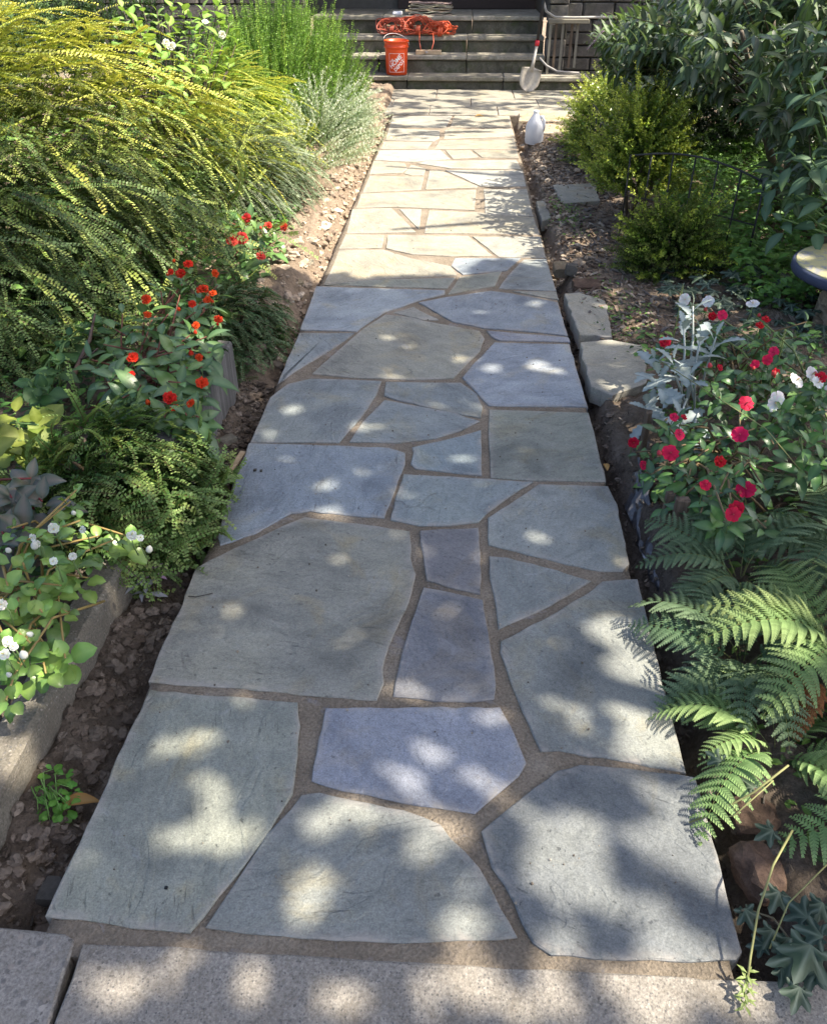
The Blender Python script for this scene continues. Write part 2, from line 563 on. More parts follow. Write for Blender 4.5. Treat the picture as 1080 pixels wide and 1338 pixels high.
def m_jug():
    k = NT('milky_plastic')
    p = k.n('ShaderNodeBsdfPrincipled', None, **{'Base_Color': (0.58, 0.60, 0.66), 'Roughness': 0.3})
    t = k.n('ShaderNodeBsdfTranslucent', None, Color=(0.62, 0.65, 0.72))
    mx = k.n('ShaderNodeMixShader', None, Fac=0.55)
    k.t.links.new(p.outputs[0], mx.inputs[1])
    k.t.links.new(t.outputs[0], mx.inputs[2])
    k.t.links.new(mx.outputs[0], k.out.inputs['Surface'])
    return k.m


M['jug'] = m_jug()


def m_sheet():
    k = NT('plastic_sheeting')
    n = k.noise(k.pos(), 20, 5, 0.7)
    c = k.ramp(n, [(0.40, (0.025, 0.025, 0.027)), (0.6, (0.08, 0.08, 0.09)), (0.72, (0.40, 0.41, 0.45))])
    return k.finish(c, 0.3, k.bump(n, 0.4, 0.01), 0.6)


M['sheet'] = m_sheet()

# ================================================================== THE SETTING
# ------------------------------------------------------------------ soil: one sheet out to the horizon


def fnoise(x, y, s, o=4):
    return noise.fractal(Vector((x * s, y * s, 3.7)), 1.0, 2.0, o)


def sstep(a, b, x):
    t = min(1.0, max(0.0, (x - a) / (b - a)))
    return t * t * (3 - 2 * t)


def ground_h(x, y):
    if y < 0.69:
        return -0.16 + 0.1 * sstep(0.66, 0.69, y) * (1 if (x < -0.7 or x > 0.53) else 0)
    rough = 0.020 * fnoise(x, y, 17, 6) + 0.014 * fnoise(x + 9, y, 4.0, 3)
    if x < -0.66:
        d = -0.70 - x
        near = -0.105 + 0.045 * sstep(0.0, 0.1, d)
        if y < 2.9:
            bed = 0.06 * sstep(0.22, 0.25, d)
            a = near * (1 - sstep(0.22, 0.25, d)) + bed + 0.035 * sstep(0.08, 0.17, d) * (1 - sstep(0.22, 0.25, d))
            if 1.72 < y < 2.1 or y > 2.88:
                a = near * (1 - sstep(0.02, 0.30, d)) + 0.06 * sstep(0.02, 0.30, d)
        else:
            a = -0.075
        b = -0.075 + 0.135 * sstep(0.0, 0.16, d) + 0.06 * sstep(0.2, 0.8, d)
        t = sstep(2.8, 3.3, y)
        h = a * (1 - t) + b * t
        return h + rough * (1.3 if d < 0.3 else 1.0)
    if x > 0.5:
        d = x - 0.53
        if y < 9.15:
            w = 0.055 + 0.03 * math.sin(y * 3.1) * math.sin(y * 1.3 + 1) + 0.035 * sstep(2.4, 1.0, y)
            h = -0.12 + 0.115 * sstep(w * 0.6, w + 0.05, d) + 0.05 * sstep(0.3, 1.2, d) * sstep(5, 3, y)
            return h + rough
        return (-0.15 if x < 1.32 and y < 12 else 0.0) + rough * 0.6
    return -0.15


xs = np.concatenate([[-260, -120, -60, -30, -15, -8, -5, -3.5, -2.5, -2.0, -1.6, -1.35], np.arange(-1.2, -0.66, 0.016), [-0.6, -0.3, 0.0, 0.3],
                     np.arange(0.48, 0.95, 0.016), np.arange(0.97, 1.5, 0.04), [1.6, 1.9, 2.3, 3, 4, 5, 8, 15, 30, 60, 120, 260]])
ys = np.concatenate([[-260, -120, -50, -20, -8, -3, 0, 0.5, 0.62], np.arange(0.66, 3.6, 0.016), np.arange(3.62, 6.0, 0.03), np.arange(6.04, 9.4, 0.05),
                     [9.6, 10, 10.5, 11, 11.5, 12, 13, 15, 18, 25, 40, 80, 150, 300]])
V = np.array([(x, y, ground_h(x, y)) for y in ys for x in xs])
nx, ny = len(xs), len(ys)
idx = np.arange(nx * ny).reshape(ny, nx)
F = np.stack([idx[:-1, :-1], idx[:-1, 1:], idx[1:, 1:], idx[1:, :-1]], axis=-1).reshape(-1, 4)
soil = bpy.data.objects.new('soil', quad_mesh('soil', V, F, np.ones((len(V), 3)), M['soil'], True))
link(soil)
tag(soil, 'bare brown garden soil with a dug trench along both path edges', None, None, 'structure')

# ------------------------------------------------------------------ sidewalk in front
walk = bpy.data.objects.new('sidewalk', None)
link(walk)
tag(walk, 'grey concrete pavement across the near end of the stone path', None, None, 'structure')


def slab_mesh(poly, z1, th, step=0.05, jit=0.0025, bev=0.006, mat=None, name='flagstone', bump_amp=0.0):
    """A stone slab: outline POLY (world xy, any winding) resampled with uneven edges, eased rim and side faces; local to its centroid."""
    P = [np.array(p[:2], dtype=float) for p in poly]
    area = sum(P[i][0] * P[(i + 1) % len(P)][1] - P[(i + 1) % len(P)][0] * P[i][1] for i in range(len(P)))
    if area < 0:
        P.reverse()
    c = sum(P) / len(P)
    pts = []
    for i in range(len(P)):
        a, b = P[i], P[(i + 1) % len(P)]
        L = np.linalg.norm(b - a)
        k = max(1, int(round(L / step)))
        nrm_ = np.array([b[1] - a[1], a[0] - b[0]]) / (L + 1e-9)
        for j in range(k):
            q = a + (b - a) * (j / k)
            q = q + nrm_ * jit * (2.0 * fnoise(q[0], q[1], 22, 3) + random.uniform(-0.6, 0.6))
            pts.append(q)
    n = len(pts)
    inn = []
    for i in range(n):
        d = pts[(i + 1) % n] - pts[i - 1]
        nn = np.array([-d[1], d[0]]) / (np.linalg.norm(d) + 1e-9)
        inn.append(pts[i] + nn * bev * random.uniform(0.5, 1.6))
    mb = MB()
    vs = [(p[0] - c[0], p[1] - c[1], -th) for p in pts] + [(p[0] - c[0], p[1] - c[1], -bev * 0.8 + random.uniform(-.001, .001)) for p in pts] + [(p[0] - c[0], p[1] - c[1], 0) for p in inn]
    fs = []
    for r in range(2):
        for i in range(n):
            fs.append((r * n + i, r * n + (i + 1) % n, (r + 1) * n + (i + 1) % n, (r + 1) * n + i))
    cols = [(1, 1, 1)] * (2 * n) + [(1, 1, 1)] * n
    ins = min(0.028, 0.13 * math.sqrt(abs(area) / 2))
    rim2 = []
    for i in range(n):
        d = pts[(i + 3) % n] - pts[i - 3]
        nn = np.array([-d[1], d[0]]) / (np.linalg.norm(d) + 1e-9)
        rim2.append(pts[i] + nn * ins)
    vs += [(p[0] - c[0], p[1] - c[1], 0.0) for p in rim2]
    cols += [(0, 0, 0)] * n
    for i in range(n):
        fs.append((2 * n + i, 2 * n + (i + 1) % n, 3 * n + (i + 1) % n, 3 * n + i))
    fs.append(tuple(3 * n + i for i in range(n)))
    fs.append(tuple(range(n - 1, -1, -1)))
    mb.add(vs, fs, cols)
    return mb.mesh(name, mat or M['flag']), (c[0], c[1], z1)


front = [at(-400, 1195), at(0, 1216), at(62, 1224), at(500, 1250), at(970, 1275), at(1100, 1281), at(1600, 1306)]
jl = (at(101, 1232), at(66, 1338))
jx = lambda y: jl[0][0] + (jl[1][0] - jl[0][0]) * (y - jl[0][1]) / (jl[1][1] - jl[0][1])
yb = -1.2
left_poly = [(-6, yb), (jx(yb) - 0.006, yb), (jx(jl[0][1]) - 0.006, jl[0][1] + .006), at(85, 1219)[:2], at(40, 1214)[:2], at(0, 1209)[:2], at(-400, 1190)[:2], (-6, at(-400, 1190)[1])]
right_poly = [(jx(yb) + 0.006, yb), (6, yb), (6, front[6][1] - 0.006), front[6][:2] - np.array([0, .006]), front[5][:2] - np.array([0, .006]), front[4][:2] - np.array([0, .004]), front[3][:2] - np.array([0, .004]), front[2][:2] - np.array([-.12, .004]), (jx(jl[0][1]) + 0.006, jl[0][1])]
for pl, mt in ((left_poly, 'walk_old'), (right_poly, 'walk')):
    me, lo = slab_mesh(pl, -0.002, 0.12, 0.06, 0.002, 0.005, M[mt], 'slab')
    place('slab', me, lo, walk)

# ------------------------------------------------------------------ the flagstone path
path = bpy.data.objects.new('path', None)
link(path)
tag(path, 'irregular bluestone flagstone path set in brown mortar', None, None, 'structure')
# mortar bed: uneven top a few millimetres under the stones
bx = np.linspace(-0.698, 0.516, 44)
by = np.concatenate([np.arange(0.63, 4.6, 0.028), np.arange(4.62, 9.16, 0.08)])


def bed_xy(u, y):
    # near end follows the slightly skewed pavement edge
    yf = np.interp(u, [front[2][0], front[3][0], front[4][0]], [front[2][1], front[3][1], front[4][1]])
    return max(y, yf - 0.03)


Vb = np.array([(x + (0.004 * fnoise(x, y, 9) if j in (0, 43) else 0), bed_xy(x, y), -0.0050 + 0.0024 * fnoise(x, y, 20, 4)) for y in by for j, x in enumerate(bx)])
nbx, nby = len(bx), len(by)
ib = np.arange(nbx * nby).reshape(nby, nbx)
Fb = np.stack([ib[:-1, :-1], ib[:-1, 1:], ib[1:, 1:], ib[1:, :-1]], axis=-1).reshape(-1, 4)
per = list(ib[0, :]) + list(ib[1:, -1]) + list(ib[-1, -2::-1]) + list(ib[-2:0:-1, 0])
lowv = Vb[per].copy()
lowv[:, 2] = -0.14
o0 = len(Vb)
Fs = [(per[(i + 1) % len(per)], per[i], o0 + i, o0 + (i + 1) % len(per)) for i in range(len(per))]
place('mortar_bed', quad_mesh('mortar_bed', np.vstack([Vb, lowv]), np.vstack([Fb, np.array(Fs)]), np.ones((o0 + len(per), 3)), M['mortar'], True), (0, 0, 0), path)

GG = (0.212, 0.222, 0.205)     # grey green
GW = (0.235, 0.232, 0.212)     # warm grey
GD = (0.140, 0.150, 0.165)     # dark slate
BL = (0.225, 0.255, 0.300)     # blue
LV = (0.222, 0.235, 0.290)     # lavender
PU = (0.168, 0.165, 0.185)     # purple grey
CR = (0.265, 0.25, 0.218)      # pale warm
CB = (0.27, 0.264, 0.246)        # pale neutral
STONES = [
    (GG, [(195, 902), (262, 909), (324, 913), (387, 920), (389, 949), (384, 1007), (380, 1038), (347, 1087), (307, 1144), (267, 1193), (249, 1216), (173, 1209), (129, 1201), (62, 1194), (107, 1100), (156, 989)]),
    ((0.195, 0.205, 0.208), [(271, 1211), (307, 1158), (351, 1091), (396, 1040), (418, 1037), (484, 1051), (526, 1061), (573, 1078), (586, 1096), (624, 1133), (642, 1166), (672, 1223), (619, 1227), (526, 1229), (440, 1225), (351, 1219)]),
    (LV, [(427, 926), (520, 926), (651, 925), (665, 948), (684, 997), (674, 1013), (619, 1061), (549, 1050), (480, 1037), (449, 1033), (409, 1020), (418, 967)]),
    (GD, [(758, 1001), (818, 1006), (906, 1017), (918, 1054), (938, 1119), (964, 1242), (958, 1251), (920, 1254), (850, 1252), (776, 1249), (721, 1243), (698, 1230), (674, 1179), (647, 1133), (632, 1087), (665, 1059), (698, 1031), (730, 1010)]),
    ((0.205, 0.215, 0.215), [(832, 757), (786, 760), (761, 780), (728, 799), (698, 817), (656, 838), (656, 852), (666, 884), (684, 929), (707, 978), (730, 979), (804, 990), (893, 1007)]),
    ((0.215, 0.23, 0.235), [(640, 727), (663, 729), (726, 745), (770, 759), (754, 769), (705, 796), (652, 820), (649, 792), (642, 757)]),
    ((0.225, 0.24, 0.245), [(705, 633), (793, 635), (804, 659), (821, 736), (811, 745), (783, 745), (726, 732), (670, 718), (640, 711), (639, 676), (666, 659)]),
    ((0.19, 0.215, 0.235), [(529, 620), (586, 623), (695, 630), (670, 644), (635, 669), (624, 681), (586, 685), (550, 686), (512, 678), (519, 648)]),
    (PU, [(549, 694), (624, 691), (626, 736), (627, 775), (596, 768), (559, 757), (552, 718)]),
    ((0.175, 0.178, 0.205), [(554, 769), (593, 776), (630, 785), (635, 820), (647, 894), (644, 912), (610, 915), (568, 914), (515, 908), (519, 884), (533, 834)]),
    (GW, [(398, 676), (426, 680), (479, 686), (534, 694), (535, 729), (541, 750), (532, 785), (507, 841), (498, 870), (500, 891), (491, 913), (426, 908), (356, 901), (303, 896), (233, 894), (196, 889), (215, 841), (240, 789), (257, 743), (275, 732), (321, 711), (370, 687)]),
    (BL, [(326, 579), (426, 582), (507, 585), (528, 592), (527, 606), (514, 641), (500, 676), (461, 673), (405, 666), (381, 669), (335, 695), (289, 711), (286, 701), (300, 648), (314, 613)]),
    ((0.25, 0.275, 0.325), [(646, 448), (743, 450), (766, 531), (639, 529), (605, 493), (621, 474)]),
    (GG, [(639, 535), (768, 539), (780, 590), (790, 628), (691, 626), (642, 623), (640, 580)]),
    ((0.21, 0.245, 0.275), [(540, 584), (576, 576), (609, 568), (627, 562), (629, 620), (544, 611), (538, 605), (542, 590)]),
    ((0.21, 0.23, 0.245), [(503, 523), (536, 529), (593, 540), (625, 550), (601, 562), (568, 572), (523, 577), (458, 577), (474, 552)]),
    ((0.205, 0.225, 0.24), [(505, 499), (601, 500), (621, 515), (629, 531), (627, 545), (576, 536), (503, 517)]),
    ((0.215, 0.235, 0.25), [(376, 502), (405, 495), (442, 496), (497, 498), (491, 515), (474, 540), (442, 577), (328, 577), (354, 519)]),
    (GW, [(503, 411), (536, 414), (552, 419), (625, 432), (631, 442), (625, 458), (591, 493), (536, 495), (454, 492), (409, 487), (442, 458), (474, 430)]),
    (CB, [(515, 408), (540, 401), (572, 417), (552, 417)]),
    (BL, [(414, 374), (580, 379), (580, 384), (544, 393), (503, 407), (483, 419), (466, 432), (393, 430)]),
    ((0.22, 0.245, 0.27), [(391, 435), (462, 435), (442, 450), (385, 485), (363, 500)]),
    ((0.215, 0.24, 0.285), [(548, 395), (584, 388), (641, 380), (666, 383), (727, 395), (740, 438), (699, 433), (633, 428), (593, 420), (566, 405)]),
    (LV, [(637, 432), (741, 440.5), (743, 446), (654, 444), (643, 440)]),
    ((0.22, 0.24, 0.26), [(684, 339), (713, 338), (726, 379), (652, 376), (666, 357)]),
    (GW, [(670, 380), (726, 381), (729, 391)]),
    (GG, [(601, 362), (655, 354.5), (645, 373), (586, 384)]),
    (BL, [(590, 347), (595, 337), (679, 337), (661, 353), (605, 358)]),
    (GG, [(422, 371.5), (463, 367), (503, 364.5), (594, 362.5), (583, 376)]),
    (CR, [(444, 326), (501, 326), (535, 337), (588, 347), (596, 359), (504, 363), (424, 370)]),
    (CR, [(452, 306), (501, 307), (498, 323), (443, 324)]),
    (CR, [(507, 307), (611, 308), (643, 333.5), (589, 334), (538.5, 331.5), (505.5, 324)]),
    (CB, [(618, 309), (705, 309), (712, 336), (652, 335)]),
    (CR, [(460, 273), (511, 271.5), (543, 302.6), (453, 304)]),
    (CB, [(522, 273), (550, 273), (547, 299)]),
    (CR, [(561, 274.5), (620, 277), (696, 283.5), (704.5, 305.5), (555, 303.5)]),
    (CR, [(472, 253), (621, 247.5), (619, 274), (561, 271.5), (511, 269.5), (466, 271)]),
    (CB, [(632, 247), (688, 247), (696, 281.5), (634, 280)]),
    (CR, [(483, 229), (553, 231), (549, 247), (474, 251)]),
    (CR, [(561, 223), (576, 222), (623, 243), (621, 244.5), (556, 247)]),
    ((0.31, 0.31, 0.305), [(582, 222), (682, 222.5), (686.5, 243), (628, 242.5)]),
    (CR, [(488, 210), (528, 213), (532, 220), (524, 225), (483, 227)]),
    (CR, [(537, 215), (556, 220), (552, 228.5), (537, 228.5), (528, 226)]),
    (CB, [(558, 210), (674, 208.5), (680, 220.5), (589, 219.5), (546, 213)]),
    ((0.29, 0.29, 0.285), [(496, 196), (575, 196), (588, 207.5), (539, 211), (490, 208.5)]),
    (CR, [(582, 196), (614, 196), (625, 205), (592, 207)]),
    (CR, [(618, 196), (674, 196), (677, 206), (630, 205)]),
    (CB, [(502, 184.5), (564, 185.5), (557, 194), (497.6, 194)]),
    (CR, [(575, 183), (671, 180), (674, 194), (568, 194)]),
    (CB, [(508.6, 167), (574, 170), (573, 180), (566, 184), (504, 182.5)]),
    (CR, [(582, 169.5), (667.6, 167.5), (671, 178), (580, 181)]),
    (CB, [(513, 151), (590, 151), (582, 166), (509, 166)]),
    (CR, [(594, 151), (665, 151), (667, 165.5), (588, 166)]),
]
for i, (colr, poly) in enumerate(STONES):
    world_poly = [at(x, y) for x, y in poly]
    cyy = sum(p[1] for p in world_poly) / len(world_poly)
    st = 0.035 if cyy < 2.2 else (0.07 if cyy < 5 else 0.14)
    cen_ = sum(world_poly) / len(world_poly)
    world_poly = [np.array([*(q[:2] + (q - cen_)[:2] / (np.linalg.norm((q - cen_)[:2]) + 1e-9) * .0045), 0]) for q in world_poly]
    world_poly = [np.array([min(max(q[0], -.722), .545), q[1], 0]) for q in world_poly]
    me, lo = slab_mesh(world_poly, random.uniform(-0.0008, 0.0012), 0.05, st, 0.0017, 0.003)
    jf = random.uniform(0.93, 1.07)
    jitc = [c * jf for c in colr]
    o = place('flagstone', me, lo, path, color=jitc)
    o.rotation_euler = (random.uniform(-.0015, .0015), random.uniform(-.0015, .0015), 0)

# ------------------------------------------------------------------ landing of cut slabs in front of the stairs
land = bpy.data.objects.new('landing', None)
link(land)
tag(land, 'pale cut stone landing at the foot of the stairs', None, None, 'structure')
mb = MB()
mb.box((-1.20, 9.165, -0.14), (1.33, 10.93, -0.010), (0.21, 0.18, 0.145))
mb.build('mortar_bed', M['mortar'], land)
rows = [(9.17, 9.72, [-1.2, -0.32, 0.40, 1.33]), (9.72, 10.28, [-1.2, -0.75, 0.12, 0.86, 1.33]), (10.28, 10.92, [-1.2, -0.28, 0.62, 1.33])]
for y0, y1, xx in rows:
    for k_, (a, b) in enumerate(zip(xx[:-1], xx[1:])):
        g = 0.006
        me, lo = slab_mesh([(a + g, y0 + g), (b - g, y0 + g + U(-.004, .004)), (b - g, y1 - g), (a + g, y1 - g)], U(-.001, .001), 0.05, 0.2, 0.003, 0.005)
        place('flagstone', me, lo, land, color=[c * ((k_ * 7 % 5) * .035 + .88) for c in (0.265, 0.25, 0.222)])

# ================================================================== HOUSE AND STAIRS
stairs = thing('stone_stairs', (0, 10.95, 0), 'mossy dark stone stairs with five paler treads at the end of the path', 'stairs')
LIPS = [(10.95, 0.135), (11.26, 0.325), (11.57, 0.505), (11.88, 0.70)]
SX0, SX1 = -1.9, 1.02
zb = 0.0
for k, (Y, z) in enumerate(LIPS):
    x1 = 1.55 if k == 0 else SX1
    mb = MB()
    n = 3
    xe = np.linspace(SX0, x1, n + 1) + np.array([0] + [U(-.15, .15) for _ in range(n - 1)] + [0])
    for a, b in zip(xe[:-1], xe[1:]):
        m2 = MB()
        m2.box((a + .003, Y + 0.035, zb - (0.02 if k == 0 else 0.045)), (b - .003, Y + 0.45, z - 0.052), jit=0.005, bev=0.012)
        m2.build('riser', M['riser'], stairs)
        m3 = MB()
        dep = 0.42 if k < 3 else 1.3
        m3.box((a + .002, Y, z - 0.05), (b - .002, Y + dep, z), jit=0.003, bev=0.010)
        m3.build('tread', M['tread'], stairs)
    zb = z

# porch wall, pier, house front as stone blocks
house = thing('stone_house', (0, 13.2, 0), 'dark stone house front with porch and red door behind the stairs', 'house')
blocks = []
for v in range(6):
    b = MB()
    b.box((-0.5, -0.5, -0.5), (0.5, 0.5, 0.5), jit=0.018, bev=0.05)
    blocks.append(b.mesh('stone_block', M['house']))


def stone_wall(x0, x1, z0, z1, Y, depth, ch=0.16, bw=(0.28, 0.62), parent=house):
    z = z0
    while z < z1 - 0.03:
        h = min(U(ch * 0.8, ch * 1.25), z1 - z)
        x = x0
        while x < x1 - 0.01:
            w = U(*bw)
            if x1 - (x + w) < 0.15:
                w = x1 - x
            place('stone', random.choice(blocks), (x + w / 2, Y + depth / 2 - U(0, .012), z + h / 2), parent, scale=(w - 0.014, depth, h - 0.014))
            x += w
        z += h


def wall_core(x0, x1, z0, z1, Y, depth, name='wall_core'):
    b = MB()
    b.box((x0 + .004, Y + 0.03, z0), (x1 - .004, Y + depth, z1), (0.12, 0.11, 0.095))
    return b.build(name, M['house_joint'], house)


# right of the stairs: porch foundation wall, behind the railing
stone_wall(1.08, 4.2, -0.02, 1.0, 11.75, 0.26)
wall_core(1.08, 4.2, -0.02, 3.2, 11.78, 0.3)
# left of the stairs
stone_wall(-4.6, -1.95, -0.02, 1.05, 11.5, 0.26)
wall_core(-4.6, -1.95, -0.02, 3.2, 11.53, 0.3)
# pier at the right end of the steps
stone_wall(1.03, 1.075 + 0.2, 0.12, 0.98, 11.45, 0.26, 0.17, (0.2, 0.3))
# house front at the back of the porch with a red door
wall_core(-5, 5, 0.6, 3.2, 13.2, 0.3)
b = MB()
b.box((-0.9, 13.14, 0.70), (1.0, 13.19, 2.8), (0.05, 0.032, 0.025), bev=0.01)
b.build('door', M['col'], house)
b = MB()
b.box((-5, 11.85, 3.2), (5, 13.6, 3.35), (0.10, 0.09, 0.08), bev=0.02)
b.build('porch_roof', M['col'], house)

# railing beside the steps
rail = thing('stair_railing', (1.28, 11.15, 0.13), 'low grey wooden railing with spindles right of the stone stairs', 'railing')
RC = (0.19, 0.175, 0.14)
for k, x in enumerate((1.05, 1.12, 1.20, 1.31, 1.38)):
    b = MB()
    b.box((x - .014, 11.20 + .02 * k, 0.13 if k in (0, 2) else 0.2), (x + .014, 11.23 + .02 * k, 0.70 - .01 * k), RC)
    b.build('spindle', M['wood_brown'] if k % 2 else M['col'], rail)
b = MB()
b.box((1.02, 11.185, 0.67), (1.50, 11.25 + 0.1, 0.715), RC, bev=.006)
b.build('handrail', M['col'], rail)
b = MB()
b.tube([(0.93, 11.1, 0.90), (0.97, 11.1, 0.80), (1.08, 11.12, 0.74), (1.3, 11.14, 0.735), (1.9, 11.2, 0.74)], 0.014, 6, (0.28, 0.27, 0.25))
b.tube([(0.93, 11.02, 0.33), (1.02, 11.02, 0.25), (1.15, 11.02, 0.19), (1.42, 11.05, 0.17)], 0.014, 6, (0.24, 0.23, 0.22))
b.build('hose_pipe', M['col'], rail)

# ================================================================== PLANT KIT
def leaf_arr(L, W, segs=5, fold=0.25, curl=0.5, tip=1.0, base=0.35, ce=(0.1, 0.2, 0.04), cm=(0.14, 0.25, 0.06), ct=None, lobes=0, lobe_d=0.35, peak=0.42, wav=0.0):
    """A leaf along +X with its face up +Z: folded along the midrib, curling down, CE at the edge and CM on the midrib."""
    V, C = [], []
    x = z = 0.0
    ct = ct or ce
    for i in range(segs + 1):
        t = i / segs
        th = -curl * (t ** 1.3) + 0.25 * curl
        if i:
            x += L / segs * math.cos(th)
            z += L / segs * math.sin(th)
        if t < peak:
            w = (math.sin(math.pi / 2 * t / peak)) ** 0.75
        else:
            w = math.cos(math.pi / 2 * (t - peak) / (1 - peak)) ** tip
        w = max(w, 0.03) * W / 2
        if i == 0:
            w = W * 0.04
        if lobes:
            ph = (t * lobes) % 1.0
            w *= 1 - lobe_d * (1 - math.sin(math.pi * ph)) * (0.3 + 0.7 * (t > 0.05))
        dz = math.sin(fold) * w
        wv = wav * math.sin(t * 17.0) * w
        e = [ce[k] * (1 - t) + ct[k] * t for k in range(3)]
        V += [(x, w * math.cos(fold), z + dz + wv), (x, 0, z), (x, -w * math.cos(fold), z + dz - wv)]
        C += [e, [cm[k] for k in range(3)], e]
    Fq = []
    for i in range(segs):
        a = i * 3
        Fq += [(a, a + 1, a + 4, a + 3), (a + 1, a + 2, a + 5, a + 4)]
    return np.array(V), np.array(Fq), np.array(C)


def leaf_mesh(name, mat, **kw):
    return quad_mesh(name, *leaf_arr(**kw), mat, True)


def spray_arr(L, gap, ll, lw, droop, c0, c1, stem_c=(0.12, 0.08, 0.04), side=0.0, upt=0.5, taper=0.35, jit=0.3, whorl=False):
    """A twig along +X that arches down, with opposite small leaves in two ranks; colour runs from C0 at its root to C1 at its tip."""
    V, Fq, C = [], [], []
    n = int(L / gap)
    x = z = y = 0.0
    pts = []
    for i in range(n + 1):
        t = i / n
        th = 0.35 * droop - droop * t ** 1.2
        ph = side * t
        x += gap * math.cos(th) * math.cos(ph)
        y += gap * math.cos(th) * math.sin(ph)
        z += gap * math.sin(th)
        pts.append((x, y, z, th, ph, t))
    for i in range(0, n, 4):
        a, b = pts[i], pts[min(i + 4, n)]
        r = 0.0016 * (1 - 0.6 * a[5])
        k = len(V)
        V += [(a[0], a[1] + r, a[2]), (a[0], a[1] - r, a[2]), (b[0], b[1] - r, b[2]), (b[0], b[1] + r, b[2])]
        C += [stem_c] * 4
        Fq.append((k, k + 1, k + 2, k + 3))
    for i, (px_, py_, pz_, th, ph, t) in enumerate(pts):
        for s in (1, -1):
            sz = (1 - taper * t) * random.uniform(0.75, 1.2)
            l, w = ll * sz, lw * sz
            if whorl:
                ang = i * 2.4 + (0 if s > 0 else math.pi)
                oy, oz = math.cos(ang), math.sin(ang)
            else:
                oy, oz = s * math.cos(upt), math.sin(upt) + random.uniform(-.25, .25)
            d = nrm([0.55 + random.uniform(-jit, jit), oy, oz])
            # rotate by th (pitch)
            d = np.array([d[0] * math.cos(th) - d[2] * math.sin(th), d[1], d[0] * math.sin(th) + d[2] * math.cos(th)])
            nz = nrm(np.cross(d, np.cross([0.2 * random.uniform(-1, 1), 0.2 * random.uniform(-1, 1), 1], d)))
            sd = np.cross(nz, d)
            b = np.array([px_, py_, pz_])
            k = len(V)
            mid = b + d * l * 0.5
            V += [tuple(b), tuple(mid + sd * w / 2 + nz * l * .06), tuple(b + d * l - nz * l * .1), tuple(mid - sd * w / 2 + nz * l * .06)]
            tt = min(1.0, max(0.0, t + random.uniform(-.15, .15)))
            f = random.uniform(0.8, 1.2)
            cc = [(c0[q] * (1 - tt) + c1[q] * tt) * f for q in range(3)]
            C += [cc] * 4
            Fq.append((k, k + 1, k + 2, k + 3))
    return np.array(V), np.array(Fq), np.array(C)


def sample_dome(c, r, umin=0.0, face=(0, -1, 0), bias=0.0, depth=(0.55, 0.8)):
    """A random point inside a dome and the outward direction there."""
    while True:
        u = rng.normal(size=3)
        u /= np.linalg.norm(u)
        if u[2] < umin:
            continue
        if bias and rng.random() < bias and u @ np.array(face) < -0.1:
            continue
        break
    k = rng.uniform(*depth)
    return np.array(c) + u * np.array(r) * k, nrm(u * np.array([1 / r[0], 1 / r[1], 1 / r[2]])), u


INNER = (0.35, 0.85)


def spray_shrub(root, dome, n_part, n_stuff, variants, mat, pick=None, umin=0.0, face=(0.6, -0.7, 0.4), bias=0.75, depth=(0.55, 0.85),
                lift=0.15, scale=(0.75, 1.25), flow=None, part_name='branch', stuff_name='foliage', thatch=None):
    """Sprays growing outwards from a dome: the outermost as parts, the rest joined as one part of the shrub."""
    c, r = dome
    arrs = variants
    meshes = [quad_mesh(part_name, *a, mat) for a in arrs]
    mg = Merge()
    for i in range(n_part + n_stuff):
        outer = i < n_part
        p, nv, u = sample_dome(c, r, umin, face, bias if outer else bias * 0.7, depth if outer else (depth[0] * 0.7, depth[1]))
        d = np.array([nv[0], nv[1], nv[2] * 0.45 + lift]) + rng.normal(size=3) * 0.16
        if thatch is not None:
            fl = np.array(thatch) + rng.normal(size=3) * 0.36
            d = fl - nv * (fl @ nv) * 0.85 + nv * rng.uniform(.12, .45)
            d = nrm(d)
            R = basis(d, nv + np.array([0, 0, 0.4]) + rng.normal(size=3) * 0.3)
        else:
            if flow is not None:
                d = d * 0.55 + np.array(flow) * 0.7
            d = nrm(d)
            R = basis(d, nv * 0.5 + np.array([0, 0, 0.8]) + rng.normal(size=3) * 0.25)
        k = pick(p, u) if pick else rng.integers(len(arrs))
        s = rng.uniform(*scale)
        if outer:
            place(part_name, meshes[k], p, root, quat(R), s)
        else:
            deep = (np.linalg.norm((p - np.array(c)) / np.array(r)) / depth[1]) ** 3      # older inner leaves greener, also darkened in colour to imitate shade inside the shrub
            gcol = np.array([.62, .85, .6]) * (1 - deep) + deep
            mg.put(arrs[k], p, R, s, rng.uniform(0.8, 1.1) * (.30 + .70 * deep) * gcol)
    if n_stuff:
        o = mg.build(stuff_name, mat, root)
        o['kind'] = 'stuff'
    # woody stems from the base
    b = MB()
    base = np.array([c[0], c[1], 0.0])
    for k in range(9):
        p, nv, u = sample_dome(c, r, 0.05, face, 0.3, (0.6, 0.85))
        q = base + rng.normal(size=3) * np.array([.12 * r[0], .12 * r[1], 0])
        mid = (q + p) / 2 + np.array([0, 0, 0.15 * r[2]])
        b.tube([q, mid * .5 + q * .5, mid, p * .6 + mid * .4, p], [.011, .01, .008, .006, .003], 5, (0.10, 0.075, 0.05))
    b.build('stems', M['stem'], root)


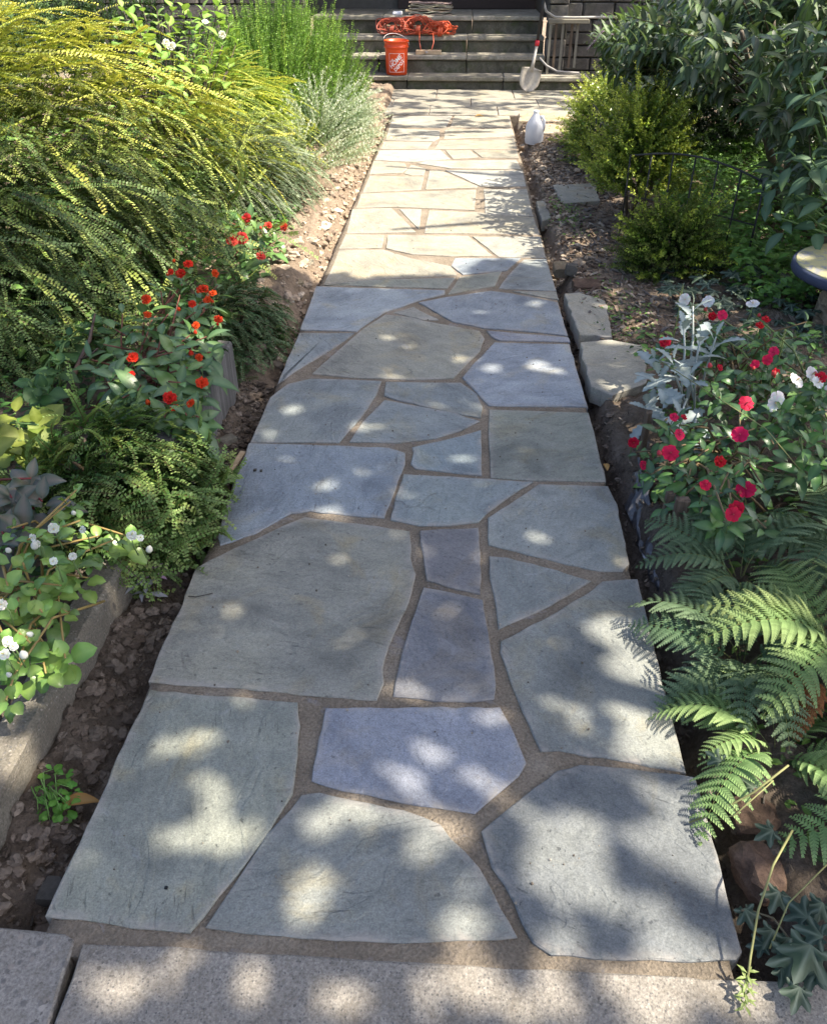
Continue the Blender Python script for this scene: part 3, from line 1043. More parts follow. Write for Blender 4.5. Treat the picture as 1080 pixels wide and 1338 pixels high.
def shoots(root, base, tips, lmeshes, mat_stem, n=7, gap=0.012, sc=(0.7, 1.15), e0=0.75, e1=1.75, stem_c=(0.12, 0.2, 0.06), stem_r=0.004, name='leaf', spread=0.06, rise=0.6):
    """Leafy shoots: each tip carries a rosette of leaves round the end of its stem."""
    b = MB()
    base = np.array(base, dtype=float)
    for tip in tips:
        tip = np.array(tip, dtype=float)
        q = base + rng.normal(size=3) * np.array([spread, spread, 0])
        mid = q * 0.45 + tip * 0.55 + np.array([0, 0, 0.06])
        b.tube([q, q * .6 + mid * .4, mid, mid * .4 + tip * .6, tip], [stem_r, stem_r, stem_r * .9, stem_r * .8, stem_r * .6], 5, stem_c)
        s = nrm(nrm(tip - q) * 0.6 + np.array([0, 0, rise]))
        a0 = rng.uniform(0, 6.28)
        x = nrm(np.cross(s, [0.3, 0.8, 0.1]))
        y = np.cross(s, x)
        for k in range(n):
            t = k / max(1, n - 1)
            e = e0 + (e1 - e0) * t + rng.normal() * 0.15
            a = a0 + k * 2.4 + rng.normal() * 0.25
            rad = x * math.cos(a) + y * math.sin(a)
            d = nrm(s * math.cos(e) + rad * math.sin(e))
            R = basis(d, nrm(s + np.array([0, 0, .6]) + rng.normal(size=3) * 0.18))
            p = tip - s * gap * k
            place(name, random.choice(lmeshes), p + d * 0.006, root, quat(R), rng.uniform(*sc) * (0.6 + 0.5 * min(1, t * 1.6)))
    b.build('stems', mat_stem, root)


def flower_mesh(name, R, col, cen=(0.6, 0.5, 0.1), petals=5, layers=1, ruff=0.2, col2=None):
    b = MB()
    for ly in range(layers):
        rr = R * (1 - 0.26 * ly)
        tilt = 0.15 + 0.42 * ly
        for k in range(petals):
            a = 2 * math.pi * (k + 0.5 * ly) / petals + random.uniform(-.12, .12)
            wv = 2 * math.pi / petals * 0.62
            vs, cs = [(0, 0, 0.001 + 0.002 * ly)], [col2 or [c * .7 for c in col]]
            nseg = 6
            for j in range(nseg + 1):
                q = j / nseg * 2 - 1
                rad = rr * (0.80 + 0.22 * math.cos(q * 1.5)) * (1 - 0.10 * (abs(q) < 0.2)) * random.uniform(0.95, 1.05)
                an = a + q * wv * 0.9
                vs.append((rad * math.cos(an) * math.cos(tilt), rad * math.sin(an) * math.cos(tilt), rad * math.sin(tilt) + rr * ruff * random.uniform(-.5, .5) - rr * 0.1 + 0.0015 * (k % 2)))
                cs.append([c * random.uniform(.88, 1.1) for c in col])
            b.add(vs, [(0, j, j + 1) for j in range(1, nseg + 1)], cs, True)
    b.lathe([(R * .02, 0), (R * .10, .004 + .003 * layers), (R * .05, .008 + .004 * layers)], 6, col=cen)
    return b.mesh(name, M['petal'])


BUD = {}


def put_flowers(root, pts, meshes, sc=(0.8, 1.15), face=(0.1, -0.75, 0.75), stalk_c=(0.15, 0.22, 0.08)):
    b = MB()
    for p in pts:
        d = nrm(np.array(face) + rng.normal(size=3) * 0.28)
        R = basis(np.cross(d, [0.9, 0.1, 0.2]) + rng.normal(size=3) * 0.01, d)
        R = np.stack([nrm(np.cross([0, 1, 0.01], d)), np.cross(d, nrm(np.cross([0, 1, 0.01], d))), d], axis=1)
        place('flower', random.choice(meshes), p, root, quat(R), rng.uniform(*sc))
        b.tube([np.array(p), np.array(p) - d * .015 - np.array([0, 0, .02]), np.array(p) - np.array([0, -0.01, .07])], [.0015, .0015, .002], 4, stalk_c)
    key = meshes[0].name
    if key not in BUD:
        mb_ = MB()
        cc_ = [0.0] * len(meshes[0].vertices) * 4
        meshes[0].attributes['Col'].data.foreach_get('color', cc_)
        fc = np.array(cc_).reshape(-1, 4)[:, :3].max(axis=0) * .75
        mb_.lathe([(.0005, 0), (.0045, .003), (.0060, .008), (.0045, .013), (.0008, .017)], 7, (0, 0), [0, 0, 0])
        mb_.c = [tuple(fc) if v_[2] > .006 else (.14, .22, .07) for v_ in mb_.v]
        BUD[key] = mb_.mesh('bud', M['petal'])
    for p in pts:
        if rng.random() < .6:
            q = np.array(p) + rng.normal(size=3) * np.array([.028, .028, .008]) - np.array([0, 0, .012])
            place('bud', BUD[key], q, root, quat(basis(rng.normal(size=3) * np.array([1, 1, .2]), [U(-.4, .4), U(-.5, .2), 1])), U(.8, 1.5))
    b.build('flower_stalks', M['stem'], root)['kind'] = 'stuff'


# ================================================================== LEFT SIDE
# concrete garden wall
kw = thing('garden_wall', (-0.88, 1.0, -0.1), 'low weathered concrete garden wall holding up the left flower bed', 'wall')
for a, bb in ((-0.9, 0.63), (0.637, 1.70)):
    m = MB()
    ysub = np.linspace(a, bb, 70)
    vs, fs = [], []
    for y in ysub:
        j = lambda s=.003: s * fnoise(y * 3.1, random.random() * .3, 6)
        e = 0.0018 * fnoise(y, 1.7, 11)
        c_ = max(0.0, fnoise(y, 4.4, 26, 3) - .20) * .03
        prof = [(-0.955, -0.16), (-0.955, 0.070), (-0.945, 0.080 + j()), (-0.884 + e - c_, 0.080 + j()), (-0.872 + e - c_, 0.070 + e - c_), (-0.872 + e, 0.045 - c_), (-0.875 + j(.002), 0.038), (-0.876 + j(.002), -0.16)]
        vs += [(x, y, z) for x, z in prof]
    for i in range(len(ysub) - 1):
        for k in range(7):
            fs.append((i * 8 + k, i * 8 + k + 1, (i + 1) * 8 + k + 1, (i + 1) * 8 + k))
    fs += [tuple(range(8)), tuple(range(len(vs) - 1, len(vs) - 9, -1))]
    m.add(vs, fs)
    m.build('wall_block', M['kerb'], kw)

# weathered timber edging board
tb = thing('timber_edging', (-0.82, 2.45, -0.1), 'weathered grey timber board edging below the red flowers', 'edging')
for k, (y0, y1) in enumerate(((2.08, 2.34), (2.344, 2.61), (2.614, 2.885))):
    m = MB()
    m.box((-0.912, y0, -0.12), (-0.850 + U(-.004, .004), y1, 0.195 + U(-.012, .012)), jit=.003, bev=.007)
    m.build('board', M['wood_grey'], tb)

# --- golden box honeysuckle: two shrubs
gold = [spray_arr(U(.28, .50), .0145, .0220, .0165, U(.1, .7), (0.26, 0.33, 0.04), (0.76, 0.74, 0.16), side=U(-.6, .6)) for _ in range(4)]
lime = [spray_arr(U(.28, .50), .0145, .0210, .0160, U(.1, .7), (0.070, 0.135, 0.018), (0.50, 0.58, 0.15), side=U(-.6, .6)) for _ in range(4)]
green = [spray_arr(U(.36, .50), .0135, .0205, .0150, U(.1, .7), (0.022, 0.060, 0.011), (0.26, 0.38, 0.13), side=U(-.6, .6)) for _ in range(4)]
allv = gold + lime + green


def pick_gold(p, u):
    h = p[2] + 0.10 * rng.normal() + .16 * (p[1] - 4.2)  # gold follows the sunlit top and far side; darker greens stand in for shade
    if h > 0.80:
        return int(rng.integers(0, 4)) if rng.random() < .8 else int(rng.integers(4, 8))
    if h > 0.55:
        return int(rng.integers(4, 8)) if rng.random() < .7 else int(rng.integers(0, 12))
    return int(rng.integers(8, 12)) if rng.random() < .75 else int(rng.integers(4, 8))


s1 = thing('golden_shrub', (-2.55, 4.4, 0.05), 'large golden leaved shrub with long arching sprays filling the upper left bed', 'shrub', 'golden leaved shrubs')
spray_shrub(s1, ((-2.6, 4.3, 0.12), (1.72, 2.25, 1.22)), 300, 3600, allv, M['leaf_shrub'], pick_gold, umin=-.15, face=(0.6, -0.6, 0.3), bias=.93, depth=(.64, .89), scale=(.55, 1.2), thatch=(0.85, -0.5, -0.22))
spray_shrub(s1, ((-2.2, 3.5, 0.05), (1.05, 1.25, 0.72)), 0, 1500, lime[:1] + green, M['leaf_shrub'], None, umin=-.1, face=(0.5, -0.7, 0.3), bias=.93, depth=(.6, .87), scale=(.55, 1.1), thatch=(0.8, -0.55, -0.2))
s2 = thing('golden_shrub', (-1.55, 6.3, 0.05), 'smaller bright yellow shrub between the large golden one and the feathery green one', 'shrub', 'golden leaved shrubs')
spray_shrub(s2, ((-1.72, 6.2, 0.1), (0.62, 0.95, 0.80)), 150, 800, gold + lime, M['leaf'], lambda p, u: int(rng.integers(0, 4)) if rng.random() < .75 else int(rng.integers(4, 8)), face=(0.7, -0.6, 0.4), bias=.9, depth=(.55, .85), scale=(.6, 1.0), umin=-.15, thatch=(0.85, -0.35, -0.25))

# --- drooping silver green shrub
silv = [spray_arr(U(.26, .40), .0105, .0165, .0115, U(.5, 1.1), (0.10, 0.15, 0.075), (0.36, 0.42, 0.30), side=U(-.3, .3)) for _ in range(5)]
s3 = thing('silver_shrub', (-1.3, 5.3, 0.05), 'drooping silvery green shrub spilling towards the dry soil', 'shrub')
spray_shrub(s3, ((-1.36, 5.45, 0.02), (0.50, 1.0, 0.52)), 170, 800, silv, M['leaf_matte'], None, umin=-.1, face=(.7, -.6, .3), depth=(.5, .85), scale=(.6, 1.0), thatch=(0.6, -0.35, -0.7))

# --- upright feathery green shrub and white variegated neighbour
feath = [spray_arr(U(.28, .44), .014, .026, .015, U(-.1, .4), (0.13, 0.24, 0.03), (0.32, 0.48, 0.08), whorl=True, side=U(-.2, .2), taper=.5) for _ in range(5)]
s4 = thing('feathery_shrub', (-1.5, 8.2, 0.0), 'bright green upright feathery shrub beside the stairs', 'shrub')
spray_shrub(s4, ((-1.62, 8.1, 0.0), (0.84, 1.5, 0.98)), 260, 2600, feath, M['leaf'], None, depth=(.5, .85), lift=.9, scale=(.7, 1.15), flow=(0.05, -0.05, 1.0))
wht = [spray_arr(U(.18, .30), .010, .019, .012, U(.2, .7), (0.26, 0.34, 0.16), (0.72, 0.76, 0.62), whorl=True, side=U(-.3, .3), taper=.3) for _ in range(5)]
s5 = thing('variegated_shrub', (-1.0, 7.8, 0.0), 'white and green variegated shrub leaning over the far left path edge', 'shrub')
spray_shrub(s5, ((-1.14, 7.45, 0.0), (0.42, 1.80, 0.52)), 220, 900, wht, M['leaf_matte'], None, umin=-.05, face=(0.8, -0.5, 0.3), depth=(.55, .85), lift=.35, scale=(.6, 1.0))

# --- hydrangea-like broad leaved plant growing through the golden shrub
LM_HYD = [leaf_mesh('leaf', M['leaf'], L=U(.085, .11), W=U(.055, .068), segs=6, fold=.2, curl=U(.3, .8), ce=(0.17, 0.30, 0.05), cm=(0.26, 0.38, 0.10)) for _ in range(4)]
hy = thing('broad_leaved_plant', (-1.75, 5.7, 0.0), 'tall plant with broad light green leaves and white blooms rising out of the golden shrub', 'plant')
tips = [atY(x, y, Y) for x, y, Y in ((172, 20, 5.4), (205, 15, 5.6), (240, 10, 5.8), (228, 55, 5.3), (200, 85, 5.1), (215, 100, 5.0), (255, 40, 5.9), (280, 55, 6.0), (235, 120, 5.0), (180, 60, 5.2), (160, 10, 5.6), (255, 80, 5.6), (275, 25, 6.2), (245, 130, 5.2), (190, 40, 5.4), (290, 60, 6.1), (265, 10, 6.0), (300, 30, 6.3), (285, 5, 6.2), (220, 30, 5.6), (255, 60, 5.6), (240, 80, 5.4), (270, 95, 5.7), (180, 30, 5.3), (210, 70, 5.2), (150, 30, 5.2), (185, 5, 5.6), (250, 25, 5.8), (300, 80, 6.0), (310, 50, 6.3), (275, 75, 5.9), (225, 5, 5.8))]
shoots(hy, (-1.85, 5.6, 0.0), tips, LM_HYD, M['stem'], n=7, gap=.02, e0=.7, e1=1.7, stem_c=(0.06, 0.045, 0.03), stem_r=.005)
FL_WB = [flower_mesh('flower', .028, (0.70, 0.70, 0.60), petals=5, layers=3, ruff=.35) for _ in range(2)]
put_flowers(hy, [atY(217, 55, 5.05), atY(224, 60, 5.05), atY(290, 45, 5.9), atY(268, 28, 5.9)], FL_WB, (.7, 1.0))

# --- red flowered plants on the left
IMP = dict(segs=6, fold=.22, curl=.7)
LM_RED = [leaf_mesh('leaf', M['leaf_gloss'], L=U(.085, .12), W=U(.042, .056), ce=(0.060, 0.125, 0.042), cm=(0.13, 0.21, 0.09), **IMP) for _ in range(4)] + \
         [leaf_mesh('leaf', M['leaf_gloss'], L=U(.075, .10), W=U(.045, .055), ce=(0.095, 0.19, 0.045), cm=(0.16, 0.27, 0.09), **IMP) for _ in range(3)]
FL_OR = [flower_mesh('flower', .026, (0.78, 0.060, 0.016), petals=6, layers=4, ruff=.5, cen=(.6, .08, .02)) for _ in range(4)]
fl_px = [(223, 355, .42), (236, 357, .42), (246, 345, .43), (281, 357, .36), (191, 391, .40), (193, 411, .38), (251, 397, .40), (265, 378, .38), (271, 392, .36), (256, 425, .38), (285, 417, .33),
         (173, 467, .34), (171, 492, .30), (260, 467, .33), (264, 500, .28), (222, 520, .30), (228, 533, .28), (249, 527, .30), (278, 383, .36)]
rp = thing('red_flowered_plant', (-1.05, 2.55, 0.1), 'bushy plant with many orange red blooms behind the timber board', 'plant', 'red flowered plants on the left')
pts = [at(*q) for q in fl_px]
tips = [at(x + U(-8, 8), y + U(6, 16), z - .03) for x, y, z in fl_px]
tips += [at(*q) for q in ((150, 430, .32), (135, 450, .30), (120, 470, .3), (160, 410, .34), (210, 380, .4), (220, 410, .38), (235, 385, .4), (210, 440, .36), (225, 460, .36), (240, 450, .36), (195, 430, .36), (190, 470, .32), (205, 495, .3), (180, 510, .28), (150, 490, .3), (270, 440, .33), (275, 460, .3), (235, 500, .3), (245, 480, .32), (260, 545, .25), (240, 555, .22), (265, 560, .2), (215, 545, .26), (140, 500, .28), (160, 520, .26))]
shoots(rp, (-1.08, 2.55, 0.08), tips, LM_RED, M['stem'], n=7, gap=.014, e0=.8, e1=1.9, stem_c=(0.16, 0.06, 0.04), spread=.1)
put_flowers(rp, pts, FL_OR, (.5, .95))
rp2 = thing('red_flowered_plant', (-1.15, 4.35, 0.05), 'small sunlit plant with pale red blooms below the yellow sprays', 'plant', 'red flowered plants on the left')
tips = [at(*q) for q in ((300, 315, .25), (318, 300, .28), (335, 300, .25), (350, 305, .22), (345, 325, .18), (325, 325, .2), (305, 335, .2), (315, 345, .16), (360, 315, .18), (340, 345, .12), (300, 290, .3), (328, 285, .26), (312, 282, .28), (370, 330, .1), (330, 355, .1))]
shoots(rp2, (-1.15, 4.35, 0.05), tips, LM_RED, M['stem'], n=6, gap=.014, e0=.5, e1=1.6, stem_c=(0.2, 0.08, 0.05), spread=.08, rise=1.0)
FL_PK = [flower_mesh('flower', .030, (0.70, 0.08, 0.06), petals=6, layers=3, ruff=.5, cen=(.6, .08, .02)) for _ in range(2)]
put_flowers(rp2, [at(*q) for q in ((303, 313, .28), (316, 311, .28), (350, 295, .26), (341, 334, .2), (371, 296, .18), (322, 286, .3))], FL_PK, (.8, 1.1))

# --- cascading small leaved shrubs over the bed edge
casc = [spray_arr(U(.10, .17), .0100, .0165, .0135, U(.3, 1.0), (0.050, 0.105, 0.020), (0.31, 0.40, 0.13), side=U(-.5, .5), jit=.5) for _ in range(6)]
casb = [spray_arr(U(.10, .17), .0095, .0155, .0120, U(.4, 1.1), (0.045, 0.090, 0.028), (0.16, 0.24, 0.12), side=U(-.5, .5)) for _ in range(5)]
c1 = thing('cascading_shrub', (-1.0, 2.0, 0.08), 'low small leaved shrub spilling over the soil between the concrete wall and the timber board', 'shrub', 'cascading small leaved shrubs')
spray_shrub(c1, ((-1.02, 2.0, 0.02), (0.34, 0.42, 0.31)), 290, 900, casc, M['leaf'], None, umin=-.3, face=(0.6, -0.7, 0.4), bias=.85, depth=(.55, .88), scale=(.7, 1.15), thatch=(0.6, -0.3, -0.15))
c2 = thing('cascading_shrub', (-0.95, 3.2, 0.05), 'dark low shrub touching the path edge just beyond the timber board', 'shrub', 'cascading small leaved shrubs')
spray_shrub(c2, ((-0.98, 3.34, 0.0), (0.25, 0.42, 0.26)), 200, 520, casb, M['leaf'], None, umin=-.2, face=(0.6, -0.7, 0.4), bias=.85, depth=(.5, .88), scale=(.7, 1.1), thatch=(0.6, -0.3, -0.3))

# --- begonias with white flowers
LM_BEG = [leaf_mesh('leaf', M['leaf_gloss'], L=U(.045, .058), W=U(.040, .052), segs=6, fold=.35, curl=U(.3, .9), tip=.6, peak=.45, ce=(0.17, 0.30, 0.055), cm=(0.26, 0.40, 0.10), wav=.12) for _ in range(6)] + \
         [leaf_mesh('leaf', M['leaf_gloss'], L=U(.040, .05), W=U(.036, .045), segs=6, fold=.4, curl=U(.3, .9), tip=.6, peak=.45, ce=(0.10, 0.19, 0.04), cm=(0.17, 0.28, 0.08), wav=.1) for _ in range(3)]
FL_WH = [flower_mesh('flower', .012, (0.82, 0.82, 0.78), petals=4, layers=2, ruff=.4, cen=(.7, .6, .1)) for _ in range(3)]
bg_ = thing('begonia', (-1.03, 1.45, 0.1), 'pale green begonia with small white flowers leaning over the concrete wall', 'plant')
tips = [at(*q) for q in ((15, 690, .30), (45, 700, .30), (75, 690, .30), (105, 680, .28), (130, 700, .24), (150, 705, .22), (172, 702, .20), (30, 735, .28), (70, 735, .27), (100, 725, .26), (10, 765, .28), (45, 770, .26), (80, 765, .24), (20, 800, .25), (55, 800, .24), (8, 840, .24), (40, 840, .22), (65, 850, .19), (20, 880, .21), (8, 915, .2), (85, 860, .18), (92, 655, .30), (100, 640, .32), (-20, 790, .27), (-20, 860, .24), (-25, 720, .3), (115, 755, .2), (88, 800, .2), (60, 880, .17))]
shoots(bg_, (-1.04, 1.45, 0.1), tips, LM_BEG, M['stem'], n=6, gap=.013, e0=.7, e1=1.7, stem_c=(0.28, 0.20, 0.07), stem_r=.0035, spread=.09)
put_flowers(bg_, [at(*q) for q in ((43, 702, .33), (48, 710, .33), (70, 733, .32), (95, 727, .31), (10, 838, .29), (18, 845, .28), (3, 790, .31), (183, 703, .24), (172, 700, .24), (108, 692, .31), (6, 855, .27), (70, 690, .33))], FL_WH, (.8, 1.25))

# --- bronze leaved plant and yellow coleus at the left frame edge
LM_BRZ = [leaf_mesh('leaf', M['leaf_gloss'], L=U(.085, .11), W=U(.040, .052), segs=7, fold=.2, curl=U(.6, 1.1), ce=(0.050, 0.078, 0.055), cm=(0.15, 0.13, 0.10)) for _ in range(4)]
br = thing('bronze_leaved_plant', (-1.25, 1.75, 0.1), 'dark bronze green leaved plant behind the white flowered begonia', 'plant')
shoots(br, (-1.25, 1.8, 0.1), [at(*q) for q in ((40, 625, .32), (15, 650, .32), (55, 655, .3), (30, 690, .28), (5, 700, .28), (-20, 640, .32))], LM_BRZ, M['stem'], n=8, gap=.012, e0=.7, e1=1.8, stem_c=(0.16, 0.03, 0.03))
LM_COL = [leaf_mesh('leaf', M['leaf'], L=U(.10, .13), W=U(.075, .09), segs=11, fold=.15, curl=U(.4, .9), ce=(0.15, 0.20, 0.025), cm=(0.25, 0.30, 0.06), lobes=9, lobe_d=.16, wav=.1) for _ in range(3)]
co = thing('yellow_coleus', (-1.5, 2.15, 0.1), 'yellow green coleus with toothed leaves at the left frame edge', 'plant')
shoots(co, (-1.5, 2.15, 0.1), [at(*q) for q in ((20, 540, .30), (50, 555, .30), (70, 580, .26), (15, 585, .26), (-15, 560, .3), (-30, 600, .3))], LM_COL, M['stem'], n=5, gap=.015, e0=.9, e1=1.8)
LM_HRT = [leaf_mesh('leaf', M['leaf'], L=U(.06, .08), W=U(.05, .062), segs=6, fold=.18, curl=.5, peak=.32, ce=(0.040, 0.10, 0.030), cm=(0.08, 0.16, 0.05)) for _ in range(3)]
hl = thing('heart_leaved_plant', (-1.45, 2.6, 0.1), 'dark green plant with rounded leaves under the long golden sprays', 'plant')
shoots(hl, (-1.45, 2.55, 0.1), [at(*q) for q in ((40, 498, .24), (58, 505, .24), (48, 520, .22), (90, 440, .28), (110, 425, .3), (75, 470, .26), (130, 420, .3))], LM_HRT, M['stem'], n=6, gap=.014)

# dry branch rising out of the bed
db = thing('dry_branch', at(88, 520, .12), 'bare brown branch stub standing up left of the red flowers', 'branch')
m = MB()
pp = [at(85, 525, .12), at(92, 500, .17), at(105, 470, .22), at(117, 445, .28), at(124, 410, .33)]
m.tube(pp, [.010, .010, .009, .007, .004], 7, (0.09, 0.06, 0.045))
m.tube([pp[2], at(120, 462, .26), at(128, 455, .28)], [.005, .004, .003], 5, (0.09, 0.06, 0.045))
m.build('twig', M['stem'], db)

# pale purple rosette plant
LM_SIL = [leaf_mesh('leaf', M['leaf_matte'], L=U(.038, .05), W=U(.015, .02), segs=6, fold=.2, curl=.6, ce=(0.26, 0.27, 0.29), cm=(0.34, 0.34, 0.36), lobes=3, lobe_d=.2) for _ in range(2)]
LM_PUR = [leaf_mesh('leaf', M['leaf_matte'], L=.032, W=.015, segs=5, fold=.2, curl=.5, ce=(0.28, 0.17, 0.26), cm=(0.38, 0.26, 0.36))]
sp = thing('silver_purple_seedling', at(190, 770, -.06), 'small silvery purple seedling on the soil by the wall end', 'plant')
shoots(sp, at(190, 775, -.06), [at(182, 755, .02), at(190, 765, .01), at(175, 750, .02)], LM_SIL, M['stem'], n=7, gap=.007, stem_r=.002, spread=.01)
shoots(sp, at(195, 770, -.06), [at(203, 741, .03)], LM_PUR, M['stem'], n=7, gap=.005, stem_r=.002, spread=.01)

# small green weed in the trench, bottom left
LM_WEED = [leaf_mesh('leaf', M['leaf'], L=.022, W=.020, segs=7, fold=.15, curl=.4, peak=.6, ce=(0.09, 0.24, 0.03), cm=(0.14, 0.32, 0.06), lobes=3, lobe_d=.4, tip=.6) for _ in range(3)]
wd = thing('green_weed', at(68, 1060, -.07), 'fresh green lobed weed growing in the trench near the pavement', 'plant')
shoots(wd, at(70, 1062, -.07), [at(x, y, z) for x, y, z in ((45, 1040, -.02), (55, 1020, -.01), (70, 1005, 0), (85, 1012, -.01), (95, 1030, -.02), (60, 1050, -.02), (75, 1040, -.01), (50, 1065, -.04), (80, 1060, -.03), (65, 1072, -.04), (90, 1050, -.03), (40, 1052, -.04))], LM_WEED, M['stem'], n=6, gap=.005, e0=.9, e1=1.6, stem_r=.0012, spread=.01, stem_c=(.14, .26, .07))

# ================================================================== SOIL DETAIL
ico_t = (1 + 5 ** .5) / 2
ICO_V = np.array([(-1, ico_t, 0), (1, ico_t, 0), (-1, -ico_t, 0), (1, -ico_t, 0), (0, -1, ico_t), (0, 1, ico_t), (0, -1, -ico_t), (0, 1, -ico_t), (ico_t, 0, -1), (ico_t, 0, 1), (-ico_t, 0, -1), (-ico_t, 0, 1)]) / 1.9
ICO_F = [(0, 11, 5), (0, 5, 1), (0, 1, 7), (0, 7, 10), (0, 10, 11), (1, 5, 9), (5, 11, 4), (11, 10, 2), (10, 7, 6), (7, 1, 8), (3, 9, 4), (3, 4, 2), (3, 2, 6), (3, 6, 8), (3, 8, 9), (4, 9, 5), (2, 4, 11), (6, 2, 10), (8, 6, 7), (9, 8, 1)]


def _subdivide(Vi, Fi):
    Vl, cache, Fo = [np.array(v) for v in Vi], {}, []

    def mid(a, b):
        k = (min(a, b), max(a, b))
        if k not in cache:
            m_ = (Vl[a] + Vl[b]) / 2
            Vl.append(m_ / np.linalg.norm(m_))
            cache[k] = len(Vl) - 1
        return cache[k]
    for a, b, c in Fi:
        ab, bc, ca = mid(a, b), mid(b, c), mid(c, a)
        Fo += [(a, ab, ca), (b, bc, ab), (c, ca, bc), (ab, bc, ca)]
    return np.array(Vl), Fo


ICO2_V, ICO2_F = _subdivide([v / np.linalg.norm(v) for v in ICO_V], ICO_F)
LUMPS = []
for q_ in range(14):
    d_ = np.array([1 + .55 * noise.fractal(Vector((v[0] * 1.5 + q_ * 7.3, v[1] * 1.5, v[2] * 1.5)), 1.0, 2.0, 4) + .10 * rng.normal() for v in ICO2_V])
    LUMPS.append(ICO2_V * d_[:, None])


def clods(name, label, n, region, size, cols, flat=0.7):
    b = MB()
    for _ in range(n):
        x, y = region()
        s = size[0] * (size[1] / size[0]) ** (rng.random() ** 2.2)
        big = s > .005
        v = (LUMPS[int(rng.integers(14))] if big else ICO_V * (1 + rng.normal(size=(12, 1)) * 0.22)) * s * np.array([U(.7, 1.4), U(.7, 1.4), flat])
        a = U(0, 6.28)
        R = np.array([[math.cos(a), -math.sin(a), 0], [math.sin(a), math.cos(a), 0], [0, 0, 1]])
        c = random.choice(cols)
        f = U(.75, 1.2)
        b.add(v @ R.T + np.array([x, y, ground_h(x, y) + s * .12]), ICO2_F if big else ICO_F, [q * f for q in c], False)
    o = b.build(name, M['clod'])
    return tag(o, label, None, None, 'stuff')


DARK = [(0.12, 0.095, 0.076), (0.085, 0.066, 0.052), (0.14, 0.112, 0.09), (0.16, 0.132, 0.108)]
TAN = [(0.34, 0.27, 0.20), (0.28, 0.215, 0.155), (0.42, 0.35, 0.27), (0.22, 0.17, 0.13)]
clods('soil_clods', 'loose dark soil crumbs in the left trench', 3600, lambda: (rng.uniform(-0.87, -0.702), rng.uniform(0.70, 3.0)), (.0014, .018), DARK)
clods('soil_clods', 'dark crumbs and grit in the narrow right trench', 1100, lambda: (0.54 + abs(rng.normal()) * 0.05, rng.uniform(0.72, 4.6)), (.002, .016), DARK)
clods('soil_clods', 'dry tan soil crumbs along the sunlit left edge', 900, lambda: (-0.71 - abs(rng.normal()) * 0.12, rng.uniform(3.1, 9.0)), (.006, .035), TAN)
clods('soil_clods', 'dry tan soil crumbs along the right bed', 700, lambda: (0.56 + abs(rng.normal()) * 0.12, rng.uniform(4.3, 9.0)), (.006, .03), TAN)

# mulch chips on the right bed
mg = Merge()
chip = (np.array([(-.5, -.16, 0), (.5, -.13, .02), (.5, .15, 0), (-.5, .13, .03), (-.5, -.16, .1), (.5, -.13, .12), (.5, .15, .1), (-.5, .13, .13)]),
        np.array([(4, 5, 6, 7), (0, 1, 5, 4), (1, 2, 6, 5), (2, 3, 7, 6), (3, 0, 4, 7)]), np.ones((8, 3)))
for _ in range(5200):
    y = rng.uniform(3.3, 9.1)
    x = 0.62 + abs(rng.normal()) * 0.55
    R = basis([rng.normal(), rng.normal(), rng.normal() * .3], [rng.normal() * .5, rng.normal() * .5, 1])
    mg.put(chip, (x, y, ground_h(x, y) + .006), R, rng.uniform(.012, .055), np.array(random.choice([(0.20, 0.15, 0.11), (0.12, 0.085, 0.065), (0.30, 0.25, 0.20), (0.16, 0.14, 0.125)])) * rng.uniform(.7, 1.2))
o = mg.build('mulch', M['clod'])
tag(o, 'brown bark mulch chips covering the right bed', None, None, 'stuff')
mg = Merge()
for _ in range(420):
    y = rng.uniform(0.75, 3.2)
    x = rng.uniform(-0.83, -0.71) if rng.random() < .5 else 0.55 + abs(rng.normal()) * .1
    R = basis([rng.normal(), rng.normal(), rng.normal() * .3], [rng.normal() * .5, rng.normal() * .5, 1])
    mg.put(chip, (x, y, ground_h(x, y) + .006), R, rng.uniform(.006, .022), np.array(random.choice([(0.13, 0.10, 0.075), (0.22, 0.18, 0.14), (0.10, 0.085, 0.07)])) * rng.uniform(.7, 1.2))
o = mg.build('wood_bits', M['clod'])
tag(o, 'small wood bits and dry stems lying in both trenches', None, None, 'stuff')


b = MB()
for _ in range(650):
    x, y = rng.uniform(-.67, .50), rng.uniform(.74, 5.2)
    s_ = .0008 * (4.2 ** (rng.random() ** 2.0))
    v = ICO_V * (1 + rng.normal(size=(12, 1)) * .25) * s_
    cc_ = random.choice([(.26, .22, .17), (.16, .135, .11), (.34, .31, .27), (.10, .085, .07)])
    b.add(v + np.array([x, y, s_ * .4 + .001]), ICO_F, cc_)
tag(b.build('mortar_crumbs', M['clod']), 'tiny mortar crumbs and grit scattered over the flagstones', None, None, 'stuff')


def rock(name, label, loc, size, cols_mat, seed=0, cat='stone', group=None, yaw=0.0, sharp=.18, m_=.62):
    b = MB()
    import bmesh
    bm = bmesh.new()
    bmesh.ops.create_icosphere(bm, subdivisions=3, radius=1.0)
    for v in bm.verts:
        p = v.co.copy()
        q = p + Vector((seed * 3.1, seed * 1.7, 0))
        v.co = p * (1 + sharp * noise.fractal(q * 1.3, 1, 2, 3) * 1.6)
        v.co = Vector([max(-m_, min(m_, c)) if random.random() < 2 else c for c in v.co]) * (1 / 0.75)
        v.co.x *= size[0]
        v.co.y *= size[1]
        v.co.z *= size[2]
    me = bpy.data.meshes.new(name)
    bm.to_mesh(me)
    bm.free()
    me.polygons.foreach_set('use_smooth', [False] * len(me.polygons))
    me.materials.append(cols_mat)
    o = place(name, me, loc)
    o.rotation_euler = (U(-.15, .15), U(-.15, .15), yaw)
    return tag(o, label, cat, group)


